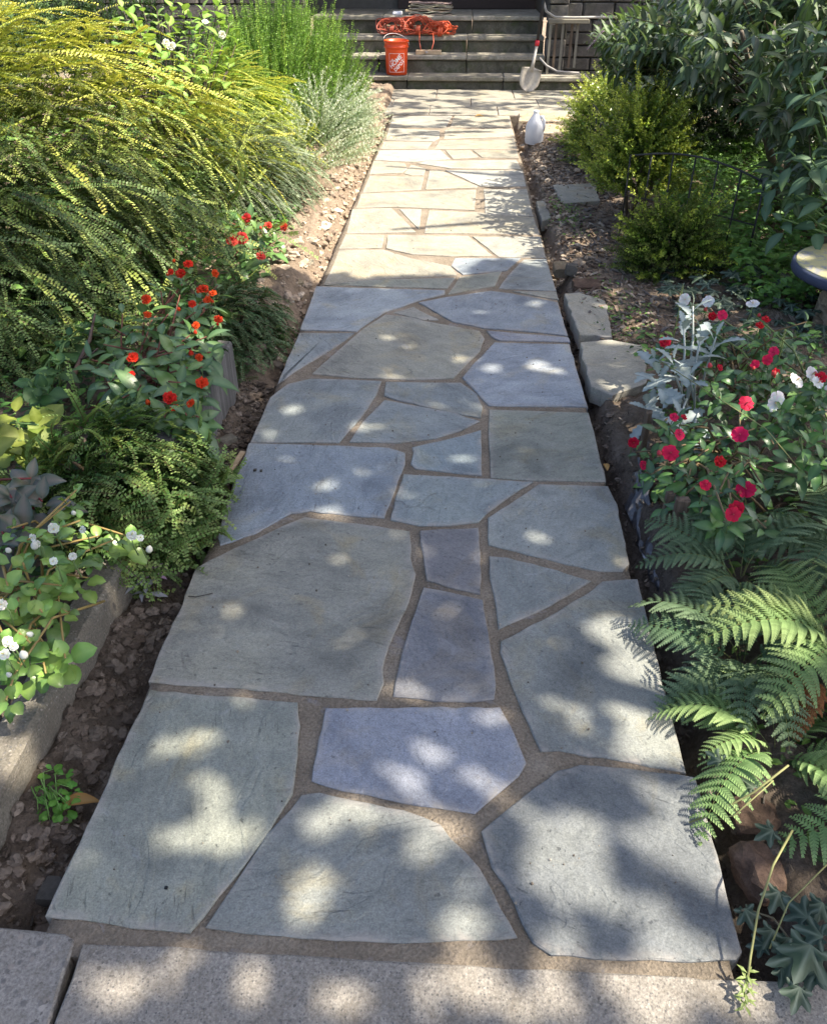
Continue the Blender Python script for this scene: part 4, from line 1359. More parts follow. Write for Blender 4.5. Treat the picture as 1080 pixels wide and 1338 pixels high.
rock('garden_stone', 'rough red brown stone in the soil under the ferns', at(990, 1140, -.03), (.034, .05, .028), M['redrock'], 1, yaw=.3, m_=.85, sharp=.3)
rock('garden_stone', 'second rusty stone half under the brown fern fronds', at(985, 1065, -.01), (.04, .035, .02), M['redrock'], 2, m_=.85, sharp=.3)
rock('rubble_piece', 'pale broken mortar lump beside the timber board', at(293, 520, -.02), (.04, .05, .03), M['rubble'], 3)
rock('rubble_piece', 'flat pale stone flake in the left trench', at(297, 575, -.04), (.035, .03, .012), M['tread'], 4, yaw=.8)
rock('rubble_piece', 'dark stone chip beside the pale wood shim', at(290, 595, -.04), (.03, .02, .015), M['house'], 5)
rock('rubble_piece', 'grey stone chip next to the near left corner of the path', at(66, 1165, -.06), (.022, .03, .015), M['house'], 6)
for k, (x, y, sx, sy, sz, lb) in enumerate(((395, 318, .05, .06, .03, 'sunlit pale rubble lump by the left path edge below the red blooms'), (385, 372, .045, .05, .03, 'whitish rubble lump at the left path edge above the dark low shrub'),
                                            (398, 345, .05, .05, .025, 'tan rubble piece between two whitish lumps on the left edge'), (420, 285, .05, .06, .04, 'tan dirt lump at the sunny left path edge'),
                                            (372, 400, .04, .05, .03, 'pale stone half hidden by the dark low shrub'), (455, 215, .08, .12, .05, 'broad tan dirt mound at the far left path edge'))):
    rock('rubble_piece', lb, at(x, y, .0), (sx, sy, sz), M['rubble'] if k % 2 else M['tread'], 10 + k, yaw=k * .7)
rock('rubble_piece', 'dark upright rock splinter at the right path edge', at(746, 352, .03), (.035, .03, .035), M['house'], 20)
rock('rubble_piece', 'pale rock at the right path edge beside a dark splinter', at(733, 352, .0), (.05, .06, .03), M['rubble'], 21)
rock('rubble_piece', 'red brown rubble lump near the pale edging stones on the right', at(765, 375, .0), (.08, .06, .03), M['redrock'], 22)
# pale wood shim, dry leaves, twig, pebbles
m = MB()
a, b_ = at(318, 592, -.02), at(291, 632, -.04)
d = nrm(b_ - a)
sd = np.array([-d[1], d[0], 0]) * .011
m.add([a - sd, a + sd, b_ + sd * .8, b_ - sd * .8] + [q + np.array([0, 0, .008]) for q in (a - sd, a + sd, b_ + sd * .8, b_ - sd * .8)], [(3, 2, 1, 0), (4, 5, 6, 7), (0, 1, 5, 4), (1, 2, 6, 5), (2, 3, 7, 6), (3, 0, 4, 7)])
o = m.build('wood_shim', M['wood_new'])
tag(o, 'pale split wood shim lying on the left soil', 'wood')
DL = [leaf_mesh('dry_leaf', M['leaf_matte'], L=.06, W=.026, segs=5, fold=.5, curl=.8, ce=(0.33, 0.17, 0.06), cm=(0.40, 0.24, 0.10)) for _ in range(2)]
for (x, y, z, a, s, lb) in ((793, 615, -.01, 1.6, .9, 'curled orange dry leaf at the right path edge'), (80, 1052, -.05, .2, 1.4, 'brown dry leaf beside the green weed'), (620, 152, .006, .3, 1.8, 'yellowish fallen leaf at the far end of the path'), (90, 1165, -.05, 1.1, .8, 'rust coloured leaf at the near left path corner')):
    o = place('dry_leaf', DL[0], at(x, y, z), None, quat(basis([math.cos(a), math.sin(a), .15])), s)
    tag(o, lb, 'leaf')
m = MB()
tw = [at(246, 779, .003), at(255, 780, .004), at(266, 778, .004), at(278, 775, .003)]
m.tube(tw, .0012, 5, (0.03, 0.025, 0.02))
tag(m.build('twig', M['stem']), 'thin dark twig on the big warm grey flagstone', 'twig')
for k, (x, y) in enumerate(((333, 614), (341, 615))):
    rock('pebble', ('larger' if k == 0 else 'smaller') + ' of two dark pebbles on the blue flagstone', at(x, y, .004), (.006 - .0015 * k, .006 - .0015 * k, .004), M['house'], 30 + k, 'pebble')
rock('pebble', 'tiny black pebble on the near left flagstone', at(217, 1160, .003), (.0035, .003, .002), M['iron'], 33, 'pebble')

# ================================================================== RIGHT SIDE
# pale edging stones beside the trench
for poly, lb, z in (([(757, 447), (798, 443), (842, 452), (845, 500), (800, 516), (772, 505)], 'pale flat edging stone beside the red flower bed', .016),
                    ([(737, 383), (757, 382), (790, 392), (800, 440), (757, 437)], 'dark flat edging stone under the small ground cover', .012),
                    ([(722, 241), (778, 239), (783, 262), (735, 265)], 'grey slab set in the mulch near the far border fence', .02),
                    ([(700, 262), (712, 262), (720, 285), (708, 288)], 'narrow tan edging stone at the sunny right path edge', .0)):
    me, lo = slab_mesh([at(x, y, z) for x, y in poly], z, .07, .04, .004, .004)
    o = place('edging_stone', me, lo, None, color=(0.27, 0.26, 0.235))
    tag(o, lb, 'stone', 'edging stones on the right')
# tan ledge stones beside the landing
for k, (x0, x1, y0, y1, z) in enumerate(((0.58, 1.15, 8.70, 9.12, .0), (0.62, 1.1, 8.15, 8.62, -.012))):
    me, lo = slab_mesh([(x0, y0), (x1, y0 + .03), (x1 - .04, y1), (x0 + .03, y1)], z + .03, .09, .1, .01, .012)
    o = place('edging_stone', me, lo, None, color=(0.36, 0.29, 0.21))
    tag(o, 'tan rough ledge stone ' + ('right at the landing edge' if k == 0 else 'just behind the plastic jug'), 'stone', 'edging stones on the right')

# wooden stakes holding the bed on the right
for k, (x, y, h, lb) in enumerate(((838, 590, .16, 'thin grey stake below the silver plant'), (880, 705, .15, 'broad split brown stake behind the ferns'), (866, 690, .13, 'narrow brown stake left of the broad split one'))):
    p = at(x, y, .0)
    m = MB()
    w = (.012, .02, .012)[k]
    m.box((p[0] - w, p[1] - .012, -.1), (p[0] + w, p[1] + .012, h), jit=.003, bev=.004)
    tag(m.build('wooden_stake', M['wood_brown']), lb, 'stake', 'stakes along the right bed')

# crumpled plastic sheeting along the trench
ts = np.linspace(0, 1, 60)
V, Fq = [], []
for i, t in enumerate(ts):
    Y = 1.75 + .95 * t
    for j in range(7):
        u = j / 6
        x = 0.60 + .015 * math.sin(Y * 5) + u * .05 + .012 * fnoise(Y, u, 7)
        z = -0.075 + .10 * u * (.7 + .3 * math.sin(Y * 9)) + .03 * fnoise(Y * 2, u * 2, 6, 4)
        V.append((x, Y + .01 * fnoise(u, Y, 9), z))
for i in range(59):
    for j in range(6):
        a = i * 7 + j
        Fq.append((a, a + 1, a + 8, a + 7))
m = MB()
m.add(V, Fq, (1, 1, 1), True)
o = m.build('plastic_sheeting', M['sheet'])
md = o.modifiers.new('thickness', 'SOLIDIFY')
md.thickness = .002
tag(o, 'crumpled black and silver plastic sheeting along the right trench', 'sheeting')

# --- ferns
def frond_arr(L=.40, n=21, pw=.085, arch=1.1, c0=(0.06, 0.12, 0.03), c1=(0.16, 0.26, 0.07), sag=.35, lean=0.0, seed=0):
    rs = random.Random(seed)
    V, Fq, C = [], [], []

    def quadf(vs, c):
        k = len(V)
        V.extend(vs)
        C.extend(c if hasattr(c[0], '__len__') else [c] * 4)
        Fq.append((k, k + 1, k + 2, k + 3))
    pts = []
    x = z = y = 0.0
    N = n + 4
    for i in range(N + 1):
        t = i / N
        th = 1.15 - (1.15 + arch * .62) * t ** 0.85
        x += L / N * math.cos(th)
        z += L / N * math.sin(th)
        y += L / N * lean * t
        pts.append(np.array([x, y, z]))
    for i in range(N):
        a, b = pts[i], pts[i + 1]
        r = .0017 * (1 - .75 * i / N)
        quadf([a + (0, r, 0), a - (0, r, 0), b - (0, r, 0), b + (0, r, 0)], (0.20, 0.22, 0.09))
        quadf([a + (0, 0, r), a - (0, 0, r), b - (0, 0, r), b + (0, 0, r)], (0.20, 0.22, 0.09))
    for i in range(3, N + 1):
        t = (i - 3) / (N - 3)
        wl = pw * (math.sin(math.pi * min(1, .30 + .70 * t)) ** .8 if t > .0 else .5) * (1.0 if t > .1 else .8)
        wl = max(wl, .006)
        b0 = pts[i]
        ax = nrm(pts[min(i + 1, N)] - pts[i - 1])
        side = np.array([0, 1.0, 0])
        upv = nrm(np.cross(ax, side))
        if upv[2] < 0:
            upv = -upv
        for s in (1, -1):
            w2 = wl * rs.uniform(.85, 1.1)
            d = nrm(side * s * .9 + ax * (.45 + rs.uniform(-.12, .12)) + upv * rs.uniform(.0, .3))
            sg_ = sag * rs.uniform(.6, 1.6)
            nl = max(4, int(w2 / .0068))
            q = b0.copy()
            pwid = .027 * (.35 + .65 * w2 / pw)
            prev = None
            lat = nrm(ax - d * (ax @ d))
            for j in range(nl):
                u = j / nl
                dd = nrm(d - upv * sg_ * (u ** 1.4) * 1.6 + ax * .25 * u)
                step = w2 / nl
                q2 = q + dd * step
                half = pwid * .5 * (1 - u) ** .85 * (1.0 if j else .8) + .0012
                f = rs.uniform(.85, 1.15)
                cc = [(c0[k] * (1 - .6 * u - .3 * t) + c1[k] * (.6 * u + .3 * t)) * f for k in range(3)]
                for sg in (1, -1):
                    e = lat * sg * half
                    quadf([q, q + dd * step * .97, q + dd * (step * 1.0 + half * .30) + e * .95 - upv * .0015, q + dd * (step * .42 + half * .30) + e + upv * .0015], cc)
                q = q2
    return np.array(V), np.array(Fq), np.array(C)


FRB = [quad_mesh('frond', *frond_arr(.36, 13, .088, U(1.0, 1.4), (0.070, 0.125, 0.060), (0.21, 0.28, 0.165), lean=U(-.25, .25), seed=k), M['leaf_matte']) for k in range(4)]   # blue green
FRG = [quad_mesh('frond', *frond_arr(.40, 14, .100, U(1.1, 1.5), (0.12, 0.205, 0.065), (0.35, 0.43, 0.19), lean=U(-.25, .25), seed=10 + k), M['leaf_matte']) for k in range(4)]   # fresh green
FRD = [quad_mesh('frond', *frond_arr(.34, 13, .065, 1.6, (0.16, 0.065, 0.025), (0.30, 0.13, 0.05), sag=.9, lean=U(-.1, .1), seed=20 + k), M['leaf_matte']) for k in range(2)]
ferns = [  # x, y, z, kind, n, scale, azimuth range of the fronds, label
    (0.80, 1.72, .02, FRB, 13, .92, 'blue green fern arching over the path edge below the red flowers'),
    (0.73, 1.42, .0, FRB, 12, .85, 'low dark fern whose tips rest on the path'),
    (0.94, 1.42, .04, FRG, 12, 1.0, 'fresh light green fern with broad arching fronds right of the path'),
    (0.74, 1.17, -.02, FRG, 10, .80, 'yellow green fern drooping beside the long right flagstone'),
    (1.02, 0.98, .0, FRG, 10, .92, 'bright fern at the right frame edge near the pavement'),
    (1.12, 1.85, .03, FRB, 10, .95, 'grey green fern behind the light green one'),
    (1.28, 2.15, .03, FRB, 9, .95, 'fern furthest up the right bed among the flowers'),
    (0.92, 2.05, .02, FRB, 8, .75, 'small fern in front of the red and white flowers'),
    (1.22, 1.25, .0, FRG, 9, 1.0, 'half hidden fern behind the bright one at the frame edge'),
]
for (x, y, z, ms, n, sc, lb) in ferns:
    r = thing('fern', (x, y, z), lb, 'fern', 'ferns along the right edge')
    a0 = U(0, 6.28)
    for k in range(n):
        a = a0 + 2 * math.pi * k / n + U(-.22, .22)
        dvec = np.array([math.cos(a), math.sin(a), U(-.20, .22)])
        R = basis(dvec, [U(-.45, .45), U(-.45, .45), 1])
        place('frond', random.choice(ms), (x + .01 * math.cos(a), y + .01 * math.sin(a), z), r, quat(R), sc * U(.68, 1.1))
    if lb.startswith(('fresh', 'bright')):
        for k in range(2):
            a = (math.pi * 1.30, math.pi * 1.12)[k]
            o = place('frond', FRD[k], (x - .08, y - .10, z + .02), r, quat(basis([math.cos(a), math.sin(a), -.10])), .62)
            o['label'] = 'rust brown dead frond'

# --- red and white impatiens on the right
LM_IMP = [leaf_mesh('leaf', M['leaf_gloss'], L=U(.055, .075), W=U(.030, .038), ce=(0.070, 0.165, 0.040), cm=(0.13, 0.25, 0.07), **IMP) for _ in range(4)] + \
         [leaf_mesh('leaf', M['leaf_gloss'], L=U(.06, .085), W=U(.030, .036), ce=(0.040, 0.095, 0.036), cm=(0.085, 0.16, 0.065), **IMP) for _ in range(3)]
FL_RD = [flower_mesh('flower', .026, (0.70, 0.014, 0.075), petals=5, layers=1, ruff=.3, cen=(.5, .1, .1), col2=(.45, .01, .06)) for _ in range(3)] + [flower_mesh('flower', .022, (0.62, 0.012, 0.05), petals=5, layers=2, ruff=.5, cen=(.5, .1, .05)) for _ in range(2)]
FL_W2 = [flower_mesh('flower', .027, (0.84, 0.83, 0.84), petals=5, layers=1, ruff=.22, cen=(.7, .55, .3)) for _ in range(3)]
redpx = [(940, 480, .33), (1002, 470, .33), (1013, 487, .32), (986, 476, .32), (943, 412, .33), (1000, 417, .33), (930, 413, .32), (974, 527, .28), (966, 568, .26), (1072, 493, .35), (868, 447, .26), (992, 425, .32),
         (1010, 460, .34)]
redpx2 = [(893, 545, .24), (875, 592, .20), (827, 578, .08), (921, 634, .22), (957, 672, .24), (962, 664, .24), (974, 640, .2), (887, 568, .22), (840, 608, .10), (880, 545, .24), (940, 603, .22)]
whpx = [(983, 397, .33), (925, 394, .34), (894, 391, .34), (1015, 520, .33), (1040, 497, .35), (1060, 489, .35), (1068, 500, .34), (1012, 526, .32)]


def tips_of(px_list, extra):
    return [at(x + U(-8, 8), y + U(8, 18), z - .03) for x, y, z in px_list] + [at(*q) for q in extra]


p1 = thing('red_impatiens', (1.08, 2.85, .04), 'red flowered bushy plant standing behind the silver leaved one', 'plant', 'red flowered bushes on the right')
shoots(p1, (1.08, 2.85, .04), tips_of(redpx, ((950, 440, .28), (975, 450, .28), (925, 450, .26), (960, 500, .25), (1030, 470, .28), (1040, 440, .3), (1060, 460, .3), (990, 500, .26), (940, 520, .22), (1010, 440, .3), (1055, 420, .28), (910, 430, .26))), LM_IMP, M['stem'], n=7, gap=.014, e0=.9, e1=1.8, stem_c=(.17, .12, .06), spread=.1)
put_flowers(p1, [at(*q) for q in redpx], FL_RD, (.55, 1.1))
p2 = thing('red_impatiens', (0.82, 2.25, .03), 'red flowered bushy plant between the wooden stakes and the ferns', 'plant', 'red flowered bushes on the right')
shoots(p2, (0.84, 2.25, .03), tips_of(redpx2, ((905, 560, .2), (930, 545, .22), (945, 570, .22), (920, 590, .2), (900, 620, .18), (880, 630, .15), (940, 640, .2), (960, 620, .22), (985, 560, .24), (990, 600, .22), (860, 560, .16), (850, 620, .1), (1000, 640, .2), (870, 660, .1), (915, 670, .14), (1010, 580, .24), (890, 650, .13), (935, 690, .14), (1000, 690, .16))), LM_IMP, M['stem'], n=7, gap=.014, e0=.9, e1=1.8, stem_c=(.17, .12, .06), spread=.09)
put_flowers(p2, [at(*q) for q in redpx2], FL_RD, (.55, 1.1))
p3 = thing('white_impatiens', (1.22, 2.7, .04), 'white flowered bushy plant mixed in with the red ones near the bench', 'plant')
shoots(p3, (1.2, 2.65, .04), tips_of(whpx, ((1040, 530, .26), (1060, 540, .28), (1030, 560, .25), (1060, 580, .26), (1075, 520, .3), (1050, 610, .22), (1075, 600, .26), (1090, 560, .3), (1090, 480, .32))), LM_IMP, M['stem'], n=7, gap=.014, e0=.9, e1=1.8, stem_c=(.14, .18, .06), spread=.09)
put_flowers(p3, [at(*q) for q in whpx], FL_W2, (.85, 1.2))

# --- silver dusty miller
LM_DM = [leaf_mesh('leaf', M['leaf_matte'], L=U(.075, .11), W=U(.042, .058), segs=16, fold=.2, curl=U(.5, 1.0), ce=(0.27, 0.33, 0.335), cm=(0.40, 0.45, 0.44), lobes=5, lobe_d=.55, peak=.5, tip=.7) for _ in range(5)]
dm = thing('silver_leaved_plant', (0.86, 2.7, .03), 'silvery dusty leaved plant standing above the red flowers by the path', 'plant')
shoots(dm, (0.88, 2.7, .03), [at(*q) for q in ((905, 400, .36), (893, 425, .33), (915, 440, .32), (880, 470, .27), (860, 490, .22), (900, 490, .27), (935, 440, .31), (870, 530, .16), (890, 540, .18), (855, 470, .22), (905, 560, .15), (845, 530, .12))], LM_DM, M['stem'], n=5, gap=.02, e0=.35, e1=1.7, stem_c=(.36, .40, .38), stem_r=.0045, spread=.04, rise=1.0)

# --- pale green flower spikes
for k, (x, y, Y) in enumerate(((892, 372, 3.1), (1026, 430, 2.75))):
    p = atY(x, y, Y)
    r = thing('flower_spike', (p[0], p[1], .05), ('taller pale green flower spike above the white bloom' if k == 0 else 'pale green flower spike right of the red blooms'), 'flower', 'pale green flower spikes')
    m = MB()
    m.tube([(p[0], p[1], .05), (p[0] + .005, p[1], p[2] - .08), tuple(p)], [.003, .0025, .001], 5, (.2, .24, .08))
    m.build('stem', M['stem'], r)
    mg = Merge()
    la = leaf_arr(.012, .007, 2, ce=(.34, .38, .10), cm=(.4, .42, .14))
    for j in range(70):
        a, h = j * 2.4, j / 70
        mg.put(la, (p[0], p[1], p[2] - .09 * (1 - h)), basis([math.cos(a), math.sin(a), .5], [0, 0, 1]), 1.1 - .7 * h, rng.uniform(.8, 1.1))
    mg.build('blossom', M['leaf'], r)

# --- ivy and ground cover
LM_IVY = [leaf_mesh('leaf', M['leaf'], L=U(.055, .075), W=U(.055, .07), segs=8, fold=.15, curl=.5, peak=.35, ce=(0.030, 0.055, 0.040), cm=(0.07, 0.10, 0.08), lobes=2.5, lobe_d=.30, tip=.8) for _ in range(4)]
def ivy_mesh(L, seed):
    rs = random.Random(seed)
    n = 28
    V_, C_, F_ = [(0, 0, 0)], [(0.16, 0.21, 0.15)], []
    lobes_ = ((0.0, 1.0), (0.95, .80), (-0.95, .80), (1.95, .55), (-1.95, .55))
    for ring_, f in ((0, .5), (1, 1.0)):
        for i_ in range(n + 1):
            th = -2.75 + 5.5 * i_ / n
            r_ = .42
            for a_, l_ in lobes_:
                r_ = max(r_, l_ * max(0.0, 1 - (abs(th - a_) / .62) ** 1.25) + .18)
            r_ *= L * .62 * f
            vein = max(math.exp(-((th - a_) / .07) ** 2) for a_, _l in lobes_)
            V_.append((r_ * math.cos(th) + L * .12, r_ * math.sin(th), -.16 * r_ * f + .004 * rs.uniform(-1, 1) * f + .05 * r_ * math.cos(3 * th)))
            C_.append(tuple((.035, .065, .042)[q] * (1 - vein * .7) + (.20, .25, .20)[q] * vein * .7 for q in range(3)))
    b_ = MB()
    F_ = [(0, 1 + i_, 2 + i_) for i_ in range(n)] + [(1 + i_, 2 + n + i_, 3 + n + i_, 2 + i_) for i_ in range(n)]
    b_.add(V_, F_, C_, True)
    return b_.mesh('leaf', M['leaf'])


LM_IVY = [ivy_mesh(U(.06, .075), q) for q in range(5)]
iv = thing('ivy', (0.72, 0.80, 0.0), 'bluish ivy trailing by the pavement at the lower right', 'ivy', 'ivy plants')
for (x, y, z, s) in ((972, 1187, .02, .75), (1018, 1165, .04, .8), (1060, 1235, .05, 1.25), (1040, 1250, .04, .9), (1030, 1225, .03, .9), (1070, 1270, .03, 1.0), (985, 1030, .05, .7), (1010, 1085, .04, .8), (1055, 1200, .05, .9), (1075, 1180, .05, .9), (1020, 1265, .02, .7), (1045, 1290, .03, .8), (1000, 1235, .0, .6), (1075, 1225, .06, .9), (942, 995, .06, .7), (1010, 1215, .02, .7)):
    p = at(x, y, z)
    a = U(2.0, 5.5)
    place('leaf', random.choice(LM_IVY), p, iv, quat(basis([math.cos(a), math.sin(a), U(-.3, .1)], [U(-.3, .1), U(-.6, -.2), 1])), s)
m = MB()
m.tube([at(1075, 1290, .0), at(1040, 1240, .02), at(1010, 1200, .02), at(980, 1190, .01), at(968, 1190, .02)], .002, 5, (.12, .10, .06))
m.tube([at(1075, 1250, .0), at(1050, 1270, .01), at(1030, 1290, .01)], .0018, 5, (.12, .10, .06))
m.build('stems', M['stem'], iv)
iv2 = thing('ivy', (1.35, 3.75, 0.0), 'dark ivy carpet between the bench and the border fence', 'ivy', 'ivy plants')
for _ in range(190):
    p = at(U(860, 1080), U(345, 470), U(.02, .12))
    if p[0] < 1.02:
        continue
    a = U(0, 6.28)
    place('leaf', random.choice(LM_IVY), p, iv2, quat(basis([math.cos(a), math.sin(a), U(-.3, .1)], [U(-.3, .1), U(-.5, 0), 1])), U(.8, 1.3))

LA_GC = [leaf_arr(.030, .016, 3, ce=(0.13, 0.27, 0.05), cm=(0.18, 0.34, 0.08)), leaf_arr(.026, .018, 3, ce=(0.16, 0.31, 0.055), cm=(0.13, 0.24, 0.06)), leaf_arr(.024, .014, 3, ce=(0.04, 0.09, 0.03), cm=(0.07, 0.13, 0.04))]  # first two greens lightened in place of the sunlight blocked behind the fence


def cover(name, label, n, region, hgt, ks=(0, 1, 2), sc=(.7, 1.3), arrs=None):
    mg = Merge()
    for _ in range(n):
        x, y = region()
        z = ground_h(x, y) + rng.uniform(.0, hgt) * (0.6 + .5 * fnoise(x, y, 2.5))
        a = rng.uniform(0, 6.28)
        R = basis([math.cos(a), math.sin(a), rng.uniform(-.4, .5)], [rng.normal() * .35, rng.normal() * .35 - .1, 1])
        aa = (arrs or LA_GC)[random.choice(ks)]
        mg.put(aa, (x, y, z), R, rng.uniform(*sc), rng.uniform(.7, 1.15))
    o = mg.build(name, M['leaf'])
    return tag(o, label, None, None, 'stuff')


cover('ground_cover', 'dark green undergrowth beneath the golden shrubs', 9000, lambda: (rng.uniform(-4.6, -1.45), rng.uniform(2.7, 7.0)), .42, (0, 2), sc=(1.4, 2.6))
cover('ground_cover', 'low leafy ground cover behind the border fence', 17000, lambda: (rng.uniform(1.40, 3.4), rng.uniform(3.7, 8.0)), .22, (0, 1), sc=(1.2, 2.3))
cover('ground_cover', 'small creeping plants over the dark edging stone', 420, lambda: (0.80 + rng.normal() * .09, 3.72 + rng.normal() * .22), .03, sc=(.4, .8))
cover('ground_cover', 'low dark green leaves among the red and white flowers', 1500, lambda: (rng.uniform(.78, 1.75), rng.uniform(1.9, 3.4)), .12, (0, 2), sc=(.9, 1.6))
cover('ground_cover', 'low green leaves under the ferns', 900, lambda: (rng.uniform(.72, 1.5), rng.uniform(.8, 2.0)), .07, (0, 2), sc=(.7, 1.3))
cover('ground_cover', 'small green leaves under the left bed plants', 6500, lambda: (rng.uniform(-2.2, -0.99), rng.uniform(.9, 5.2)), .12, (0, 2), sc=(.9, 1.8))
cover('weed_tufts', 'sparse green weeds in the sunny mulch by the fence', 260, lambda: (0.72 + rng.normal() * .06, 5.45 + rng.normal() * .25), .03, (0, 1), sc=(.5, .9))
cover('weed_tufts', 'small green seedlings in the far left soil', 120, lambda: (-0.88 + rng.normal() * .05, 7.3 + rng.normal() * .25), .03, (0, 1), sc=(.6, 1.0))

# fine grass stems leaning over the right corner
gs = thing('grass_stems', (0.62, .82, 0), 'long thin grass stems leaning over the lower right path corner', 'grass')
for pts_, r_ in (([(1035, 1085, .12), (1010, 1130, .11), (990, 1190, .08), (980, 1250, .05), (975, 1290, .02)], .0022), ([(1030, 1000, .16), (985, 1035, .11), (940, 1060, .05), (900, 1075, .012)], .0022),
                 ([(1010, 1020, .12), (960, 1065, .07), (925, 1075, .02)], .0014), ([(1080, 1130, .12), (1030, 1180, .08), (1005, 1240, .03)], .0014), ([(860, 470, .4), (1000, 560, .3), (1050, 620, .2)], .0014)):
    m = MB()
    m.tube([at(*q) for q in pts_], r_, 5, (.20, .20, .08))
    m.build('blade', M['stem'], gs)
mg = Merge()
tipa = leaf_arr(.02, .006, 2, ce=(.20, .26, .08), cm=(.25, .28, .1))
for j in range(26):
    p = at(976 - j * .15, 1270 + j * 1.9, .035 - j * .001)
    a = j * 2.4
    mg.put(tipa, p, basis([math.cos(a), math.sin(a), .3]), 1.0, 1.0)
mg.build('seed_head', M['leaf'], gs)

# --- stone bench with worn painted top
bn = thing('stone_bench', (1.78, 3.6, 0), 'round topped stone bench with worn pale yellow top and dark blue rim', 'bench')
cxb, cyb = 1.86, 3.62
m = MB()
prof = [(.33, .235), (.345, .24), (.350, .25), (.350, .275), (.343, .284)]
m.lathe(prof, 40, (cxb, cyb), (0.045, 0.055, 0.095))
m.build('bench_rim', M['col'], bn)
kk = NT('worn_yellow_paint')
w_ = kk.ramp(kk.noise(kk.pos(), 14, 6, .7, .8), [(.42, 0.0), (.52, 1.0)])
M['worn'] = kk.finish(kk.mix(w_, (0.27, 0.27, 0.27), (0.46, 0.42, 0.22)), .8, kk.bump(w_, .3, .003), .2)
m = MB()
m.lathe([(.338, .283), (.332, .290), (.0005, .291)], 40, (cxb, cyb))
m.build('bench_top', M['worn'], bn)
rb = [(1.70, 3.50, .06, .09, .08, .07), (1.82, 3.46, .06, .08, .07, .07), (1.94, 3.52, .06, .08, .08, .07), (1.74, 3.62, .06, .09, .08, .07), (1.90, 3.68, .06, .1, .09, .07), (1.72, 3.55, .16, .085, .08, .06), (1.85, 3.50, .17, .08, .07, .06), (1.93, 3.60, .165, .08, .08, .06), (1.78, 3.66, .165, .09, .08, .06), (1.64, 3.50, .05, .05, .05, .045)]
for k, (x, y, z, a, b_, c) in enumerate(rb):
    o = rock('stone', '', (x, y, z), (a, b_, c), M['rubble'], 40 + k, yaw=k)
    for key in ('label', 'category'):
        if key in o:
            del o[key]
    o.parent = bn
    o.location = Vector((x, y, z)) - bn.location
rock('garden_stone', 'brown stone block behind the round bench', (2.05, 4.25, .10), (.20, .12, .16), M['rubble'], 60)

# --- small box bushes, right
boxy = [spray_arr(U(.13, .22), .012, .026, .017, U(.0, .5), (0.12, 0.22, 0.03), (0.46, 0.54, 0.09), whorl=True, side=U(-.3, .3)) for _ in range(5)]
boxd = [spray_arr(U(.12, .20), .010, .017, .011, U(.2, .7), (0.065, 0.105, 0.025), (0.20, 0.25, 0.065), whorl=True, side=U(-.4, .4)) for _ in range(5)]
b1 = thing('box_bush', (1.22, 7.2, 0), 'bright green box bush beyond the far border fence panel', 'bush', 'box bushes on the right')
spray_shrub(b1, ((1.28, 7.2, .05), (.38, .80, .58)), 180, 620, boxy, M['leaf_gloss'], None, umin=-.1, face=(-.7, -.6, .4), bias=.9, depth=(.6, .9), lift=.5, scale=(.7, 1.1))
b2 = thing('box_bush', (1.13, 5.35, 0), 'upright box bush with sunlit yellow green top beside the fence', 'bush', 'box bushes on the right')
spray_shrub(b2, ((1.13, 5.35, .22), (.29, .34, .56)), 160, 560, boxy, M['leaf_gloss'], None, umin=-.1, face=(-.7, -.6, .4), bias=.9, depth=(.5, .9), lift=.6, scale=(.6, 1.0))
b3 = thing('box_bush', (1.15, 4.5, 0), 'darker rounded bush with twiggy base in front of the upright one', 'bush', 'box bushes on the right')
spray_shrub(b3, ((1.16, 4.42, .04), (.24, .26, .30)), 200, 620, boxd + boxy[:1], M['leaf_matte'], None, umin=-.25, face=(-.5, -.8, .4), bias=.9, depth=(.5, .9), lift=.3, scale=(.6, 1.0))

# --- black iron border fence
IRON = (0.012, 0.012, 0.013)


def fence_panel(label, P0, P1, h, n, arch, mid=True):
    r = thing('border_fence', (P0[0], P0[1], 0), label, 'fence', 'black iron border fence panels')
    P0, P1 = np.array([*P0, 0.0]), np.array([*P1, 0.0])
    top = []
    for k in range(n + 1):
        t = k / n
        top.append(P0 + (P1 - P0) * t + np.array([0, 0, h + arch * math.sin(math.pi * t)]))
    m = MB()
    m.tube([top[0] + (top[1] - top[0]) * 0 + np.array([0, 0, -.003])] + [P0 + (P1 - P0) * t + np.array([0, 0, h + arch * math.sin(math.pi * t)]) for t in np.linspace(.04, .96, 14)] + [top[-1]], .006, 6, IRON)
    m.build('top_rail', M['iron'], r)
    if mid:
        m = MB()
        m.tube([P0 + np.array([0, 0, h * .52]), (P0 + P1) / 2 + np.array([0, 0, h * .52 + .012]), P1 + np.array([0, 0, h * .52])], .0045, 6, IRON)
        m.build('mid_rail', M['iron'], r)
    m = MB()
    m.tube([P0 + np.array([0, 0, .05]), P1 + np.array([0, 0, .05])], .004, 6, IRON)
    m.build('bottom_rail', M['iron'], r)
    for k in range(n + 1):
        b = P0 + (P1 - P0) * (k / n)
        m = MB()
        m.tube([b + np.array([0, 0, -.08]), b + np.array([.002, 0, h * .5]), top[k] + np.array([0, 0, .006])], .0055 if k in (0, n) else .0045, 6, IRON)
        m.build('picket', M['iron'], r)


fence_panel('near black iron border fence panel with a low arched top rail', (1.57, 4.42), (0.99, 5.02), .45, 6, .06)
fence_panel('far black iron border fence panel in front of the bright box bush', (0.98, 5.95), (1.02, 7.1), .42, 4, .04, False)

# --- large dark shrub with lance leaves, upper right
def lance(ce, cm, L, W):
    return leaf_arr(L, W, 5, fold=.22, curl=U(.5, 1.1), tip=1.3, peak=.35, ce=ce, cm=cm)


